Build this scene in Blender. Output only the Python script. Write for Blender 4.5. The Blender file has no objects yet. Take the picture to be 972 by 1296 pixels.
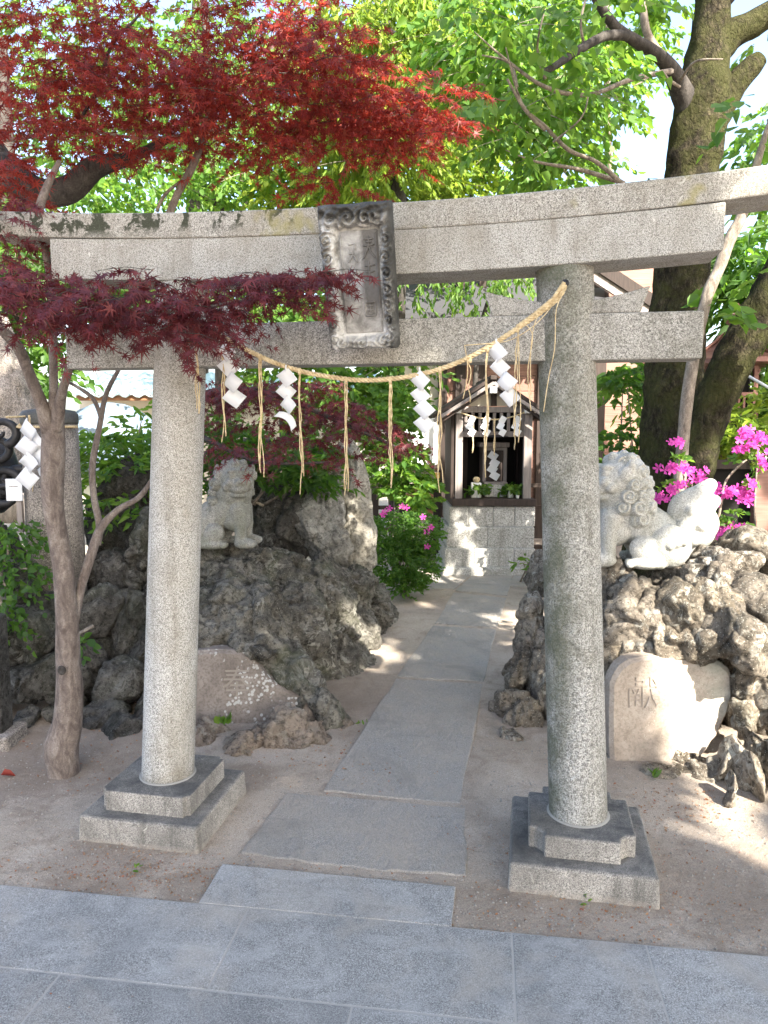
import bpy, bmesh, math, random
import numpy as np
from mathutils import Vector, Matrix, noise, Euler
R = math.radians
random.seed(7)
rng = np.random.default_rng(7)
scene = bpy.context.scene
COL = scene.collection

# ------------------------------------------------------------------ camera, sky, sun, exposure
CAM_H = 1.6
PITCH = math.atan(108/936)
cam_d = bpy.data.cameras.new('camera'); cam = bpy.data.objects.new('camera', cam_d); COL.objects.link(cam)
cam.location = (0, 0, CAM_H); cam.rotation_euler = (math.pi/2 - PITCH, 0, 0)
cam_d.sensor_fit = 'VERTICAL'; cam_d.sensor_height = 36.0; cam_d.lens = 26.0
cam_d.clip_start = .05; cam_d.clip_end = 500
scene.camera = cam
scene.render.resolution_x = 768; scene.render.resolution_y = 1024

SUN_AZ = R(150)            # clockwise from +Y (north): the sun stands behind and right of the camera
SUN_EL = R(40)
SUN = Vector((math.sin(SUN_AZ)*math.cos(SUN_EL), math.cos(SUN_AZ)*math.cos(SUN_EL), math.sin(SUN_EL)))
world = bpy.data.worlds.new('World'); scene.world = world; world.use_nodes = True
wn = world.node_tree; bg = wn.nodes['Background']
sky = wn.nodes.new('ShaderNodeTexSky'); sky.sky_type = 'NISHITA'; sky.sun_disc = False
sky.sun_elevation = SUN_EL; sky.sun_rotation = SUN_AZ; sky.dust_density = 3.0; sky.air_density = 1.0; sky.ozone_density = .3
wn.links.new(sky.outputs[0], bg.inputs[0]); bg.inputs[1].default_value = 0.15
sun_d = bpy.data.lights.new('sun', 'SUN'); sun_d.energy = 5.0; sun_d.angle = R(.55); sun_d.color = (1, .93, .82)
sun = bpy.data.objects.new('sun', sun_d); COL.objects.link(sun); sun.location = (6, -6, 12)
sun.rotation_euler = SUN.to_track_quat('Z', 'Y').to_euler()
scene.view_settings.view_transform = 'Standard'; scene.view_settings.look = 'None'
scene.view_settings.exposure = 2.2; scene.view_settings.gamma = 1
scene.render.engine = 'CYCLES'

# ------------------------------------------------------------------ projection helpers (image pixel coordinates cast to points in the scene)
F_, CX, CY = 936.0, 486.0, 648.0
def ray(px, py):
    u = -(py-CY)/F_
    return Vector(((px-CX)/F_, math.cos(PITCH)+u*math.sin(PITCH), -math.sin(PITCH)+u*math.cos(PITCH)))
def G(px, py, z=0.0):
    r = ray(px, py); t = (z-CAM_H)/r.z
    return Vector((r.x*t, r.y*t, z))
def P(px, py, Y):
    r = ray(px, py); t = Y/r.y
    return Vector((r.x*t, Y, CAM_H+r.z*t))

# ------------------------------------------------------------------ object helpers
def link(o, parent=None):
    COL.objects.link(o)
    if parent is not None: o.parent = parent
    return o
def tag(o, label=None, cat=None, group=None, kind=None):
    if label: o['label'] = label
    if cat: o['category'] = cat
    if group: o['group'] = group
    if kind: o['kind'] = kind
    return o
def thing(name, label, cat, loc=(0, 0, 0), rotz=0.0, group=None):
    o = bpy.data.objects.new(name, None); o.empty_display_size = .1
    o.location = loc; o.rotation_euler = (0, 0, rotz); COL.objects.link(o)
    return tag(o, label, cat, group)
def rootmat(o):
    m = Matrix.Translation(o.location) @ o.rotation_euler.to_matrix().to_4x4()
    if o.parent is not None: m = rootmat(o.parent) @ m
    return m
class MB:
    """collects primitive shapes, then links them as one mesh object"""
    def __init__(s): s.v = []; s.f = []
    def add(s, vs, fs):
        b = len(s.v); s.v += [tuple(v) for v in vs]; s.f += [tuple(b+i for i in f) for f in fs]; return s
    def box(s, c, d, rot=None, taper=1.0, jit=0.0):
        x, y, z = d[0]/2, d[1]/2, d[2]/2; vs = []
        for sz in (-1, 1):
            t = taper if sz > 0 else 1
            for sx, sy in ((-1, -1), (1, -1), (1, 1), (-1, 1)):
                v = Vector((sx*x*t, sy*y*t, sz*z))
                if jit: v += Vector([random.uniform(-jit, jit) for _ in range(3)])
                if rot is not None: v = rot @ v
                vs.append(v+Vector(c))
        return s.add(vs, [(3, 2, 1, 0), (4, 5, 6, 7), (0, 1, 5, 4), (1, 2, 6, 5), (2, 3, 7, 6), (3, 0, 4, 7)])
    def beam(s, a, b, w, h, up=(0, 0, 1)):
        a = Vector(a); b = Vector(b); d = (b-a).normalized(); up = Vector(up)
        sd = d.cross(up).normalized(); u = sd.cross(d).normalized(); vs = []
        for p in (a, b):
            for i, j in ((-1, -1), (1, -1), (1, 1), (-1, 1)): vs.append(p+sd*(i*w/2)+u*(j*h/2))
        return s.add(vs, [(3, 2, 1, 0), (4, 5, 6, 7), (0, 1, 5, 4), (1, 2, 6, 5), (2, 3, 7, 6), (3, 0, 4, 7)])
    def tube(s, pts, rad, n=8, cap=True, wob=0.0, seed=0.0):
        pts = [Vector(p) for p in pts]
        if not hasattr(rad, '__len__'): rad = [rad]*len(pts)
        b = len(s.v); pu = None
        for i, p in enumerate(pts):
            d = (pts[min(i+1, len(pts)-1)]-pts[max(i-1, 0)]).normalized()
            if pu is None:
                pu = d.orthogonal().normalized()
            pu = (pu - d*pu.dot(d)).normalized(); w = d.cross(pu)
            for k in range(n):
                a = 2*math.pi*k/n; q = pu*math.cos(a)+w*math.sin(a); r = rad[i]
                if wob: r *= 1+wob*noise.noise((p+q*rad[i])*9+Vector((seed, 0, 0)))
                s.v.append(tuple(p+q*r))
        for i in range(len(pts)-1):
            for k in range(n):
                k2 = (k+1) % n
                s.f.append((b+i*n+k, b+i*n+k2, b+(i+1)*n+k2, b+(i+1)*n+k))
        if cap:
            s.f.append(tuple(b+k for k in reversed(range(n)))); e = b+(len(pts)-1)*n
            s.f.append(tuple(e+k for k in range(n)))
        return s
    def lathe(s, prof, n=24, c=(0, 0, 0), sx=1.0, sy=1.0, lean=(0, 0)):
        b = len(s.v)
        for r, z in prof:
            for k in range(n):
                a = 2*math.pi*k/n
                s.v.append((c[0]+r*sx*math.cos(a)+lean[0]*z, c[1]+r*sy*math.sin(a)+lean[1]*z, c[2]+z))
        for i in range(len(prof)-1):
            for k in range(n):
                k2 = (k+1) % n
                s.f.append((b+i*n+k, b+i*n+k2, b+(i+1)*n+k2, b+(i+1)*n+k))
        s.f.append(tuple(b+k for k in reversed(range(n)))); e = b+(len(prof)-1)*n
        s.f.append(tuple(e+k for k in range(n)))
        return s
    def prism(s, poly, z0, z1):
        n = len(poly); vs = [(p[0], p[1], z0) for p in poly]+[(p[0], p[1], z1) for p in poly]
        return s.add(vs, [tuple(reversed(range(n))), tuple(range(n, 2*n))]+[(i, (i+1) % n, n+(i+1) % n, n+i) for i in range(n)])
    def ell(s, c, r, rot=None, n=10):
        b = len(s.v); m = n*2; c = Vector(c); vs = [Vector((0, 0, 1))]
        for i in range(1, n):
            t = math.pi*i/n
            for k in range(m):
                a = 2*math.pi*k/m; vs.append(Vector((math.sin(t)*math.cos(a), math.sin(t)*math.sin(a), math.cos(t))))
        vs.append(Vector((0, 0, -1)))
        for v in vs:
            q = Vector((v.x*r[0], v.y*r[1], v.z*r[2]))
            if rot is not None: q = rot @ q
            s.v.append(tuple(q+c))
        for k in range(m): s.f.append((b, b+1+k, b+1+(k+1) % m))
        for i in range(n-2):
            for k in range(m):
                k2 = (k+1) % m; s.f.append((b+1+i*m+k, b+1+(i+1)*m+k, b+1+(i+1)*m+k2, b+1+i*m+k2))
        e = len(s.v)-1; o = b+1+(n-2)*m
        for k in range(m): s.f.append((o+k, e, o+(k+1) % m))
        return s
    def build(s, name, mat, parent=None, smooth=False, world=False, bevel=0.0, seg=2):
        me = bpy.data.meshes.new(name); me.from_pydata(s.v, [], s.f); me.materials.append(mat)
        if world and parent is not None: me.transform(rootmat(parent).inverted())
        if smooth: me.polygons.foreach_set('use_smooth', [True]*len(me.polygons))
        me.update()
        o = bpy.data.objects.new(name, me); link(o, parent)
        if bevel:
            m = o.modifiers.new('bevel', 'BEVEL'); m.width = bevel; m.segments = seg; m.limit_method = 'ANGLE'
        return o
def rename(o, n): o.name = n; return o
def smoothcurve(pts, k=6):
    """Catmull-Rom through points (any dimension, tuples)"""
    P_ = [np.array(p, float) for p in pts]; out = []
    for i in range(len(P_)-1):
        p0 = P_[max(i-1, 0)]; p1 = P_[i]; p2 = P_[i+1]; p3 = P_[min(i+2, len(P_)-1)]
        for j in range(k):
            t = j/k
            out.append(.5*((2*p1)+(-p0+p2)*t+(2*p0-5*p1+4*p2-p3)*t*t+(-p0+3*p1-3*p2+p3)*t**3))
    out.append(P_[-1]); return out

# ------------------------------------------------------------------ materials
class NT:
    def __init__(s, name):
        s.m = bpy.data.materials.new(name); s.m.use_nodes = True; s.t = s.m.node_tree; s.n = s.t.nodes; s.l = s.t.links
        s.b = s.n['Principled BSDF']; s.out = s.n['Material Output']
        tc = s.n.new('ShaderNodeTexCoord'); s.co = tc.outputs['Object']
    def put(s, sock, v):
        if isinstance(v, bpy.types.NodeSocket): s.l.new(v, sock)
        else: sock.default_value = v
    def noise(s, scale, detail=4, rough=.6, dist=0.0, co=None, vec=None):
        n = s.n.new('ShaderNodeTexNoise'); n.inputs['Scale'].default_value = scale; n.inputs['Detail'].default_value = detail
        n.inputs['Roughness'].default_value = rough; n.inputs['Distortion'].default_value = dist
        s.l.new(co or s.co, n.inputs['Vector']); return n.outputs['Fac']
    def vor(s, scale, feat='F1', out='Distance', co=None, rnd=1.0):
        n = s.n.new('ShaderNodeTexVoronoi'); n.feature = feat; n.inputs['Scale'].default_value = scale
        n.inputs['Randomness'].default_value = rnd
        s.l.new(co or s.co, n.inputs['Vector']); return n.outputs[out]
    def map(s, scale=(1, 1, 1), loc=(0, 0, 0), rot=(0, 0, 0), co=None):
        n = s.n.new('ShaderNodeMapping'); n.inputs['Scale'].default_value = scale; n.inputs['Location'].default_value = loc
        n.inputs['Rotation'].default_value = rot; s.l.new(co or s.co, n.inputs['Vector']); return n.outputs[0]
    def ramp(s, fac, stops, interp='LINEAR'):
        n = s.n.new('ShaderNodeValToRGB'); s.l.new(fac, n.inputs[0]); cr = n.color_ramp; cr.interpolation = interp
        while len(cr.elements) > 1: cr.elements.remove(cr.elements[-1])
        cr.elements[0].position = stops[0][0]; cr.elements[0].color = col4(stops[0][1])
        for p, c in stops[1:]:
            e = cr.elements.new(p); e.color = col4(c)
        return n.outputs[0]
    def mix(s, fac, a, b, mode='MIX'):
        n = s.n.new('ShaderNodeMix'); n.data_type = 'RGBA'; n.blend_type = mode; n.clamp_factor = True
        s.put(n.inputs[0], fac)
        for k, v in ((6, a), (7, b)): s.put(n.inputs[k], v if isinstance(v, bpy.types.NodeSocket) else col4(v))
        return n.outputs[2]
    def math(s, op, a, b=0.0, clamp=False):
        n = s.n.new('ShaderNodeMath'); n.operation = op; n.use_clamp = clamp; s.put(n.inputs[0], a); s.put(n.inputs[1], b); return n.outputs[0]
    def sep(s, co=None):
        n = s.n.new('ShaderNodeSeparateXYZ'); s.l.new(co or s.co, n.inputs[0]); return n.outputs
    def island(s):
        n = s.n.new('ShaderNodeNewGeometry'); return n.outputs['Random Per Island']
    def objrand(s):
        n = s.n.new('ShaderNodeObjectInfo'); return n.outputs['Random']
    def bump(s, h, strength=.5, dist=.01, prev=None):
        n = s.n.new('ShaderNodeBump'); n.inputs['Strength'].default_value = strength; n.inputs['Distance'].default_value = dist
        s.l.new(h, n.inputs['Height'])
        if prev: s.l.new(prev, n.inputs['Normal'])
        return n.outputs[0]
    def done(s, color, rough=.85, normal=None, metal=0.0, spec=.3):
        s.put(s.b.inputs['Base Color'], color if isinstance(color, bpy.types.NodeSocket) else col4(color))
        s.put(s.b.inputs['Roughness'], rough); s.b.inputs['Metallic'].default_value = metal
        s.b.inputs['Specular IOR Level'].default_value = spec
        if normal: s.l.new(normal, s.b.inputs['Normal'])
        return s.m
def col4(c):
    if hasattr(c, '__len__'): return (c[0], c[1], c[2], 1.0)
    return (c, c, c, 1.0)

def granite(name, light, mid, dark, sc=360, stain=(.16, .16, .12), stain_amt=.52, bumpd=.003, big=0.0, moss=None, rough=.85, obj_var=0.0):
    n = NT(name)
    sp = n.noise(sc, 3, .7); c = n.ramp(sp, [(.36, dark), (.45, mid), (.56, light), (.66, [min(1, x*1.35) for x in light])])
    sp2 = n.noise(sc*.42, 2, .5); c = n.mix(n.ramp(sp2, [(.5, 0), (.66, .55)]), c, dark)
    st = n.noise(2.3, 5, .65, .4); c = n.mix(n.math('MULTIPLY', n.ramp(st, [(.42, 0), (.68, 1)]), stain_amt), c, stain)
    st2 = n.noise(9, 4, .6, .3, co=n.map((1, 1, .35))); c = n.mix(n.math('MULTIPLY', n.ramp(st2, [(.5, 0), (.7, 1)]), stain_amt*.5), c, [x*.6 for x in stain])
    sk = n.noise(16, 4, .65, .2, co=n.map((1, 1, .1))); c = n.mix(n.math('MULTIPLY', n.ramp(sk, [(.54, 0), (.68, 1)]), stain_amt*.7), c, [x*.55 for x in stain])
    wr = n.noise(5, 6, .7, .8, co=n.map(loc=(3, 3, 3))); c = n.mix(n.math('MULTIPLY', n.ramp(wr, [(.5, 0), (.62, 1)]), stain_amt*.55), c, [x*.8 for x in stain])
    lc = n.noise(30, 4, .7, .5); c = n.mix(n.math('MULTIPLY', n.ramp(lc, [(.62, 0), (.66, .55)]), n.ramp(n.noise(3.5, 3), [(.5, 0), (.6, 1)])), c, [min(1, x*1.25) for x in light])
    if obj_var:
        c = n.mix(1.0, c, n.ramp(n.objrand(), [(0, [1-obj_var]*3), (1, [1.0]*3)]), 'MULTIPLY')
    if moss: c = moss(n, c)
    h = n.noise(sc*.5, 3, .6); nm = n.bump(h, .6, bumpd)
    if big: nm = n.bump(n.noise(48, 5, .68), 1.0, big, nm)
    return n.done(c, rough, nm)

def kasagi_moss(n, c):
    xyz = n.sep()
    g = n.noise(11, 5, .7, .6); g2 = n.noise(45, 3, .7)
    a = n.ramp(n.math('ADD', n.math('MULTIPLY', g, .8), n.math('MULTIPLY', g2, .25)), [(.53, 0), (.57, 1)])
    zone = n.math('MULTIPLY', n.ramp(xyz[0], [(0.0, 1), (.62, 1), (.78, 0)]), n.ramp(xyz[2], [(0.0, 0), (.001, 1)]))
    zz = n.math('MULTIPLY', n.math('SUBTRACT', xyz[2], 2.285), 26.0, True)      # more of it near the top edge
    a = n.math('MULTIPLY', a, n.math('MULTIPLY', zone, zz))
    c = n.mix(n.math('MULTIPLY', a, .92), c, (.028, .034, .018))
    y = n.ramp(n.noise(6, 3, .6), [(.62, 0), (.7, .6)])
    return n.mix(y, c, (.30, .27, .10))
def pillar_green_shade(n, c):  # green stain; also puts the shaded left side into the colour
    xyz = n.sep(); side = n.math('MULTIPLY', n.math('SUBTRACT', -.02, xyz[0]), 12.0, True)
    k = n.math('MULTIPLY', side, n.ramp(n.noise(7, 4, .6), [(.35, .1), (.6, .75)]))
    return n.mix(k, c, (.085, .095, .055))
M = {}
M['granite'] = granite('torii granite', (.55, .535, .50), (.31, .30, .28), (.055, .053, .05), stain=(.24, .21, .155))
M['granite_k'] = granite('torii top granite', (.53, .515, .48), (.30, .29, .27), (.055, .053, .05), stain=(.24, .21, .155), moss=kasagi_moss)
M['granite_n'] = granite('torii tie granite', (.50, .48, .445), (.28, .268, .245), (.055, .053, .05), stain=(.15, .14, .10), stain_amt=.5)
M['granite_r'] = granite('rough dressed granite', (.58, .565, .53), (.38, .368, .34), (.11, .106, .10), sc=200, stain=(.2, .19, .14), big=.022, moss=pillar_green_shade)
def plinth_grime(n, c):
    ge = n.n.new('ShaderNodeNewGeometry'); z = n.sep(ge.outputs['Normal'])[2]; k = n.math('MULTIPLY', n.math('SUBTRACT', z, .55), 4.0, True)
    c = n.mix(n.math('MULTIPLY', k, n.ramp(n.noise(7, 5, .7, .4), [(.3, .95), (.62, .35)])), c, (.05, .05, .052))      # black algae on the level ledges
    zz = n.sep()[2]; s_ = n.math('MULTIPLY', n.math('SUBTRACT', .05, n.math('ADD', zz, n.math('MULTIPLY', n.noise(12, 5, .7), .06))), 30.0, True)
    return n.mix(n.math('MULTIPLY', s_, .6), c, (.33, .28, .23))                                                     # sand splash at the foot
M['plinth'] = granite('weathered plinth stone', (.46, .43, .385), (.28, .26, .235), (.08, .076, .07), stain=(.11, .105, .095), stain_amt=.7, bumpd=.004, big=.006, moss=plinth_grime)
M['post_stone'] = granite('brown grey granite', (.36, .32, .28), (.22, .195, .175), (.06, .055, .05), sc=150, stain=(.10, .09, .08), stain_amt=.6, big=.006)
M['dark_cap'] = granite('dark polished stone', (.07, .07, .075), (.045, .045, .05), (.02, .02, .02), rough=.6)
M['shrine_stone'] = granite('shrine base granite', (.55, .54, .51), (.38, .37, .35), (.15, .15, .14), sc=120, stain=(.25, .24, .2), obj_var=.12)
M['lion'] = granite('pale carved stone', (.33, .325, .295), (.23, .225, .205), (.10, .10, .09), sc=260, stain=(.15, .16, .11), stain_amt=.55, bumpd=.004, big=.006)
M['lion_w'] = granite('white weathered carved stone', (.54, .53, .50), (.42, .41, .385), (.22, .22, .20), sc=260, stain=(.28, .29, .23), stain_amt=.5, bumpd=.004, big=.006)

def paving_mat():
    n = NT('blue grey paving granite')
    sp = n.noise(260, 3, .75); c = n.ramp(sp, [(.36, (.105, .102, .10)), (.46, (.228, .225, .22)), (.56, (.325, .322, .315)), (.68, (.53, .525, .515))])
    cloud = n.noise(5, 5, .6, 1.2, co=n.map((1, 1.8, 1), rot=(0, 0, .4)))
    c = n.mix(n.ramp(cloud, [(.45, 0), (.72, .55)]), c, (.43, .425, .418))
    c = n.mix(1.0, c, n.ramp(n.objrand(), [(0, [.76]*3), (1, [1.0]*3)]), 'MULTIPLY')
    dk = n.noise(1.7, 6, .7, 1.0, co=n.map(loc=(6, 1, 0))); c = n.mix(n.ramp(dk, [(.5, 0), (.66, .4)]), c, (.12, .125, .13))
    dirt = n.noise(3.1, 6, .65, .5); c = n.mix(n.ramp(dirt, [(.5, 0), (.7, .6)]), c, (.36, .32, .275))
    return n.done(c, .72, n.bump(sp, .5, .0015))
M['paving'] = paving_mat()
def path_mat():
    n = NT('worn sandy path stone')
    sp = n.noise(230, 3, .75); c = n.ramp(sp, [(.34, (.12, .115, .11)), (.47, (.27, .255, .235)), (.57, (.37, .355, .33)), (.7, (.5, .48, .46))])
    a = n.noise(4.2, 6, .65, .4); c = n.mix(n.ramp(a, [(.36, .1), (.62, .75)]), c, (.37, .325, .275))
    bl = n.noise(2.2, 5, .7, .8, co=n.map(loc=(2, 5, 0))); c = n.mix(n.ramp(bl, [(.5, 0), (.64, .4)]), c, (.17, .165, .155))
    pk = n.vor(55, out='Distance'); c = n.mix(n.ramp(pk, [(.1, .3), (.22, 0)]), c, (.12, .11, .10)); c = n.mix(1.0, c, n.ramp(n.objrand(), [(0, [.92]*3), (1, [1.0]*3)]), 'MULTIPLY')
    g3 = n.noise(300, 2, .8); c = n.mix(n.ramp(g3, [(.38, .5), (.46, 0)]), c, (.14, .12, .10))
    b = n.noise(38, 5, .65, .3, co=n.map((1, .35, 1)))
    return n.done(c, .9, n.bump(n.noise(14, 7, .75, co=n.map((1, .5, 1))), .9, .022, n.bump(b, .8, .010)))
M['path'] = path_mat()
def sand_mat():
    n = NT('pinkish sand with grit')
    a = n.noise(1.4, 7, .65, .5); c = n.ramp(a, [(.3, (.25, .205, .165)), (.48, (.38, .325, .265)), (.7, (.49, .425, .355))])
    g = n.noise(190, 3, .8); c = n.mix(n.ramp(g, [(.4, .6), (.5, 0)]), c, (.22, .17, .14))
    v = n.vor(85, out='Distance'); w = n.noise(9, 4, .6)
    c = n.mix(n.math('MULTIPLY', n.ramp(v, [(.12, 1), (.2, 0)]), n.ramp(w, [(.45, 0), (.6, .8)])), c, (.62, .57, .5))
    v2 = n.vor(60, out='Distance', co=n.map(loc=(3, 1, 0))); c = n.mix(n.math('MULTIPLY', n.ramp(v2, [(.1, 1), (.17, 0)]), n.ramp(n.noise(5, 4, .6), [(.5, 0), (.62, .9)])), c, (.17, .10, .065))
    d = n.noise(6, 6, .7, .6); c = n.mix(n.ramp(d, [(.52, 0), (.68, .6)]), c, (.19, .14, .105))
    g3 = n.noise(420, 2, .8); c = n.mix(n.ramp(g3, [(.36, .7), (.46, 0)]), c, (.12, .095, .075)); c = n.mix(n.ramp(g3, [(.6, 0), (.7, .6)]), c, (.62, .57, .5))
    def soil(px, py, r, amt, colr, c):
        q = G(px, py); d = n.n.new('ShaderNodeVectorMath'); d.operation = 'DISTANCE'; n.l.new(n.co, d.inputs[0]); d.inputs[1].default_value = (q.x, q.y, 0)
        f = n.math('ADD', n.math('DIVIDE', d.outputs['Value'], r), n.math('MULTIPLY', n.math('SUBTRACT', n.noise(9, 6, .7), .5), 1.6))
        return n.mix(n.math('MULTIPLY', n.math('MULTIPLY', n.math('SUBTRACT', 1.0, f), 2.2, True), amt*.75), c, colr)
    for a_ in ((120, 1100, .28, .65), (240, 1120, .14, .6), (430, 872, .55, .55), (100, 955, .6, .5), (20, 970, .5, .5), (640, 900, .35, .45), (880, 1120, .35, .5), (960, 1160, .3, .5), (600, 1150, .2, .4), (760, 1175, .3, .4), (300, 985, .2, .4)):
        c = soil(*a_, (.17, .13, .10), c)
    h = n.math('ADD', n.noise(25, 6, .7), n.math('MULTIPLY', n.noise(150, 3, .8), .35))
    return n.done(c, .97, n.bump(h, .8, .012), spec=.1)
M['sand'] = sand_mat()
def rock_mat(name, dark, mid, light, lich, lich_amt, moss=(.10, .12, .06), mossamt=.3):
    n = NT(name)
    a = n.noise(5, 7, .7, .8); c = n.ramp(a, [(.32, dark), (.48, mid), (.66, light)])
    b = n.noise(38, 5, .75, .2); c = n.mix(n.ramp(b, [(.38, .75), (.52, 0)]), c, [x*.45 for x in dark])
    m = n.noise(3.2, 5, .6, .5, co=n.map(loc=(4, 7, 2))); c = n.mix(n.math('MULTIPLY', n.ramp(m, [(.5, 0), (.66, 1)]), mossamt), c, moss)
    l1 = n.noise(16, 5, .75, .9, co=n.map(loc=(9, 2, 5))); l2 = n.noise(2.6, 3, .5, co=n.map(loc=(1, 8, 3)))
    lf = n.math('MULTIPLY', n.ramp(l1, [(.53, 0), (.58, 1)]), n.ramp(l2, [(.42, 0), (.6, 1)]))
    c = n.mix(n.math('MULTIPLY', lf, lich_amt), c, lich)
    sp = n.vor(75, out='Distance'); c = n.mix(n.math('MULTIPLY', n.ramp(sp, [(.14, 1), (.22, 0)]), lich_amt*.8), c, lich)
    c = n.mix(1.0, c, n.ramp(n.objrand(), [(0, (.72, .70, .66)), (.5, (.95, .95, .95)), (1, (1.0, .96, .88))]), 'MULTIPLY')
    h = n.noise(13, 8, .72, .6); h2 = n.noise(70, 5, .75); v = n.vor(24, 'F1')
    nm = n.bump(h2, .9, .010, n.bump(h, 1.0, .06, n.bump(v, .35, .02)))
    return n.done(c, .93, nm, spec=.15)
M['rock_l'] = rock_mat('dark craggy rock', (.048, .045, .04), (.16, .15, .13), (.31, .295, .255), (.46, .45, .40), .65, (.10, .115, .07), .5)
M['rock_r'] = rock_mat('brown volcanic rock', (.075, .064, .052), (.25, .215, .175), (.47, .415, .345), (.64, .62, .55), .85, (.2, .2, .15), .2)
M['rock_d'] = rock_mat('deep grey wall rock', (.04, .038, .035), (.10, .095, .088), (.185, .178, .165), (.34, .345, .32), .4, (.06, .075, .045), .4)
M['rock_p'] = rock_mat('pale standing rock', (.20, .195, .18), (.38, .37, .34), (.52, .51, .47), (.62, .61, .56), .5, (.2, .17, .11), .3)
M['rock_s'] = rock_mat('sandy brown base rock', (.14, .11, .085), (.30, .245, .20), (.42, .35, .29), (.5, .48, .42), .4, (.2, .19, .14), .3)
def slab_mat():
    n = NT('smooth ochre inscription stone')
    a = n.noise(5, 8, .72, .6); c = n.ramp(a, [(.3, (.24, .195, .155)), (.5, (.37, .31, .255)), (.7, (.48, .415, .35))])
    f2_ = n.noise(70, 4, .75); c = n.mix(n.ramp(f2_, [(.4, .5), (.52, 0)]), c, (.2, .165, .13))
    g = n.ramp(n.noise(2.2, 3, .5, co=n.map(loc=(5, 5, 5))), [(.56, 0), (.7, .5)]); c = n.mix(g, c, (.36, .43, .36))
    v = n.vor(95, out='Distance'); c = n.mix(n.math('MULTIPLY', n.ramp(v, [(.12, 1), (.2, 0)]), n.ramp(n.noise(7, 3), [(.5, 0), (.6, .6)])), c, (.7, .68, .6))
    return n.done(c, .85, n.bump(n.noise(60, 5, .7), .5, .004))
M['slab'] = slab_mat()
def slab2_mat():
    n = NT('brown inscription stone with white lichen')
    a = n.noise(4, 6, .6, .4); c = n.ramp(a, [(.3, (.12, .10, .085)), (.5, (.22, .185, .16)), (.72, (.31, .275, .24))])
    f2_ = n.noise(75, 4, .75); c = n.mix(n.ramp(f2_, [(.4, .6), (.53, 0)]), c, (.10, .085, .07))
    v = n.vor(42, 'F1', 'Distance'); w = n.noise(5.5, 4, .6, .6, co=n.map(loc=(0, 0, 1.3)))
    k = n.math('MULTIPLY', n.ramp(n.math('ADD', v, n.math('MULTIPLY', n.noise(90, 3), .25)), [(.46, 1), (.54, 0)]), n.ramp(w, [(.5, 0), (.53, 1)]))
    c = n.mix(n.math('MULTIPLY', k, .8), c, (.46, .455, .43))
    return n.done(c, .9, n.bump(k, .3, .003, n.bump(n.noise(50, 5, .7), .6, .006)))
M['slab_lichen'] = slab2_mat()
def bark_mat(name, dark, mid, light, zs=.25, sc=22, moss=None, amt=.6, depth=.03):
    n = NT(name); co = n.map((1, 1, zs))
    a = n.noise(sc, 6, .72, .5, co=co); c = n.ramp(a, [(.34, dark), (.5, mid), (.66, light)])
    cr = n.vor(sc*1.3, 'DISTANCE_TO_EDGE', 'Distance', co=n.map((1, 1, zs*1.3)))
    fine = n.noise(sc*6, 4, .75); c = n.mix(n.ramp(fine, [(.4, .5), (.55, 0)]), c, dark)
    if moss: c = n.mix(n.ramp(cr, [(.02, .4), (.10, 0)]), c, [x*.5 for x in dark])
    if moss:
        m = n.noise(4.5, 6, .7, .4); c = n.mix(n.math('MULTIPLY', n.ramp(m, [(.42, 0), (.58, 1)]), amt), c, moss)
    nb = n.bump(n.noise(sc*2, 5, .7, co=co), .8, depth*.4, n.bump(a, .9, depth))
    if moss: nb = n.bump(n.ramp(cr, [(0, 0), (.2, 1)]), .35, depth*.6, nb)
    return n.done(c, .95, nb, spec=.1)
M['bark_maple'] = bark_mat('smooth maple bark', (.10, .08, .07), (.19, .155, .135), (.30, .26, .225), .4, 26, depth=.012)
M['bark_dark'] = bark_mat('dark maple bark', (.03, .028, .026), (.065, .058, .052), (.11, .10, .09), .3, 20, depth=.01)
M['bark_mossy'] = bark_mat('rough mossy bark', (.015, .013, .010), (.045, .038, .026), (.12, .10, .065), .45, 26, (.07, .075, .024), .6, .05)
M['bark_grey'] = bark_mat('grey twig bark', (.10, .085, .07), (.25, .21, .17), (.38, .33, .27), .4, 30, depth=.006)

def leaf_mat(name, cols, trans, tfac=.45, rough=.5):
    n = NT(name); r = n.island()
    c = n.ramp(r, [(i/(max(1, len(cols)-1)), k) for i, k in enumerate(cols)])
    t = n.ramp(r, [(i/(max(1, len(trans)-1)), k) for i, k in enumerate(trans)])
    n.done(c, rough, spec=.35)
    tr = n.n.new('ShaderNodeBsdfTranslucent'); n.l.new(t, tr.inputs['Color'])
    mx = n.n.new('ShaderNodeMixShader'); mx.inputs[0].default_value = tfac
    n.l.new(n.b.outputs[0], mx.inputs[1]); n.l.new(tr.outputs[0], mx.inputs[2]); n.l.new(mx.outputs[0], n.out.inputs['Surface'])
    return n.m
M['leaf_red'] = leaf_mat('red maple leaves', [(.12, .013, .014), (.20, .022, .018), (.29, .04, .024), (.08, .012, .016), (.2, .05, .025)], [(.38, .035, .028), (.58, .075, .035), (.42, .035, .028)], .38)
M['leaf_purple'] = leaf_mat('dark purple maple leaves', [(.07, .014, .02), (.11, .02, .026), (.165, .035, .035), (.055, .014, .02)], [(.2, .025, .03), (.3, .04, .035)], .32)
M['leaf_yg'] = leaf_mat('yellow green leaves', [(.08, .15, .015), (.15, .23, .02), (.24, .31, .03), (.05, .11, .015)], [(.28, .44, .04), (.46, .58, .06)], .42)
M['leaf_green'] = leaf_mat('fresh green leaves', [(.035, .09, .015), (.065, .145, .02), (.12, .20, .025)], [(.16, .36, .03), (.32, .52, .05)], .42)
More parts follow.
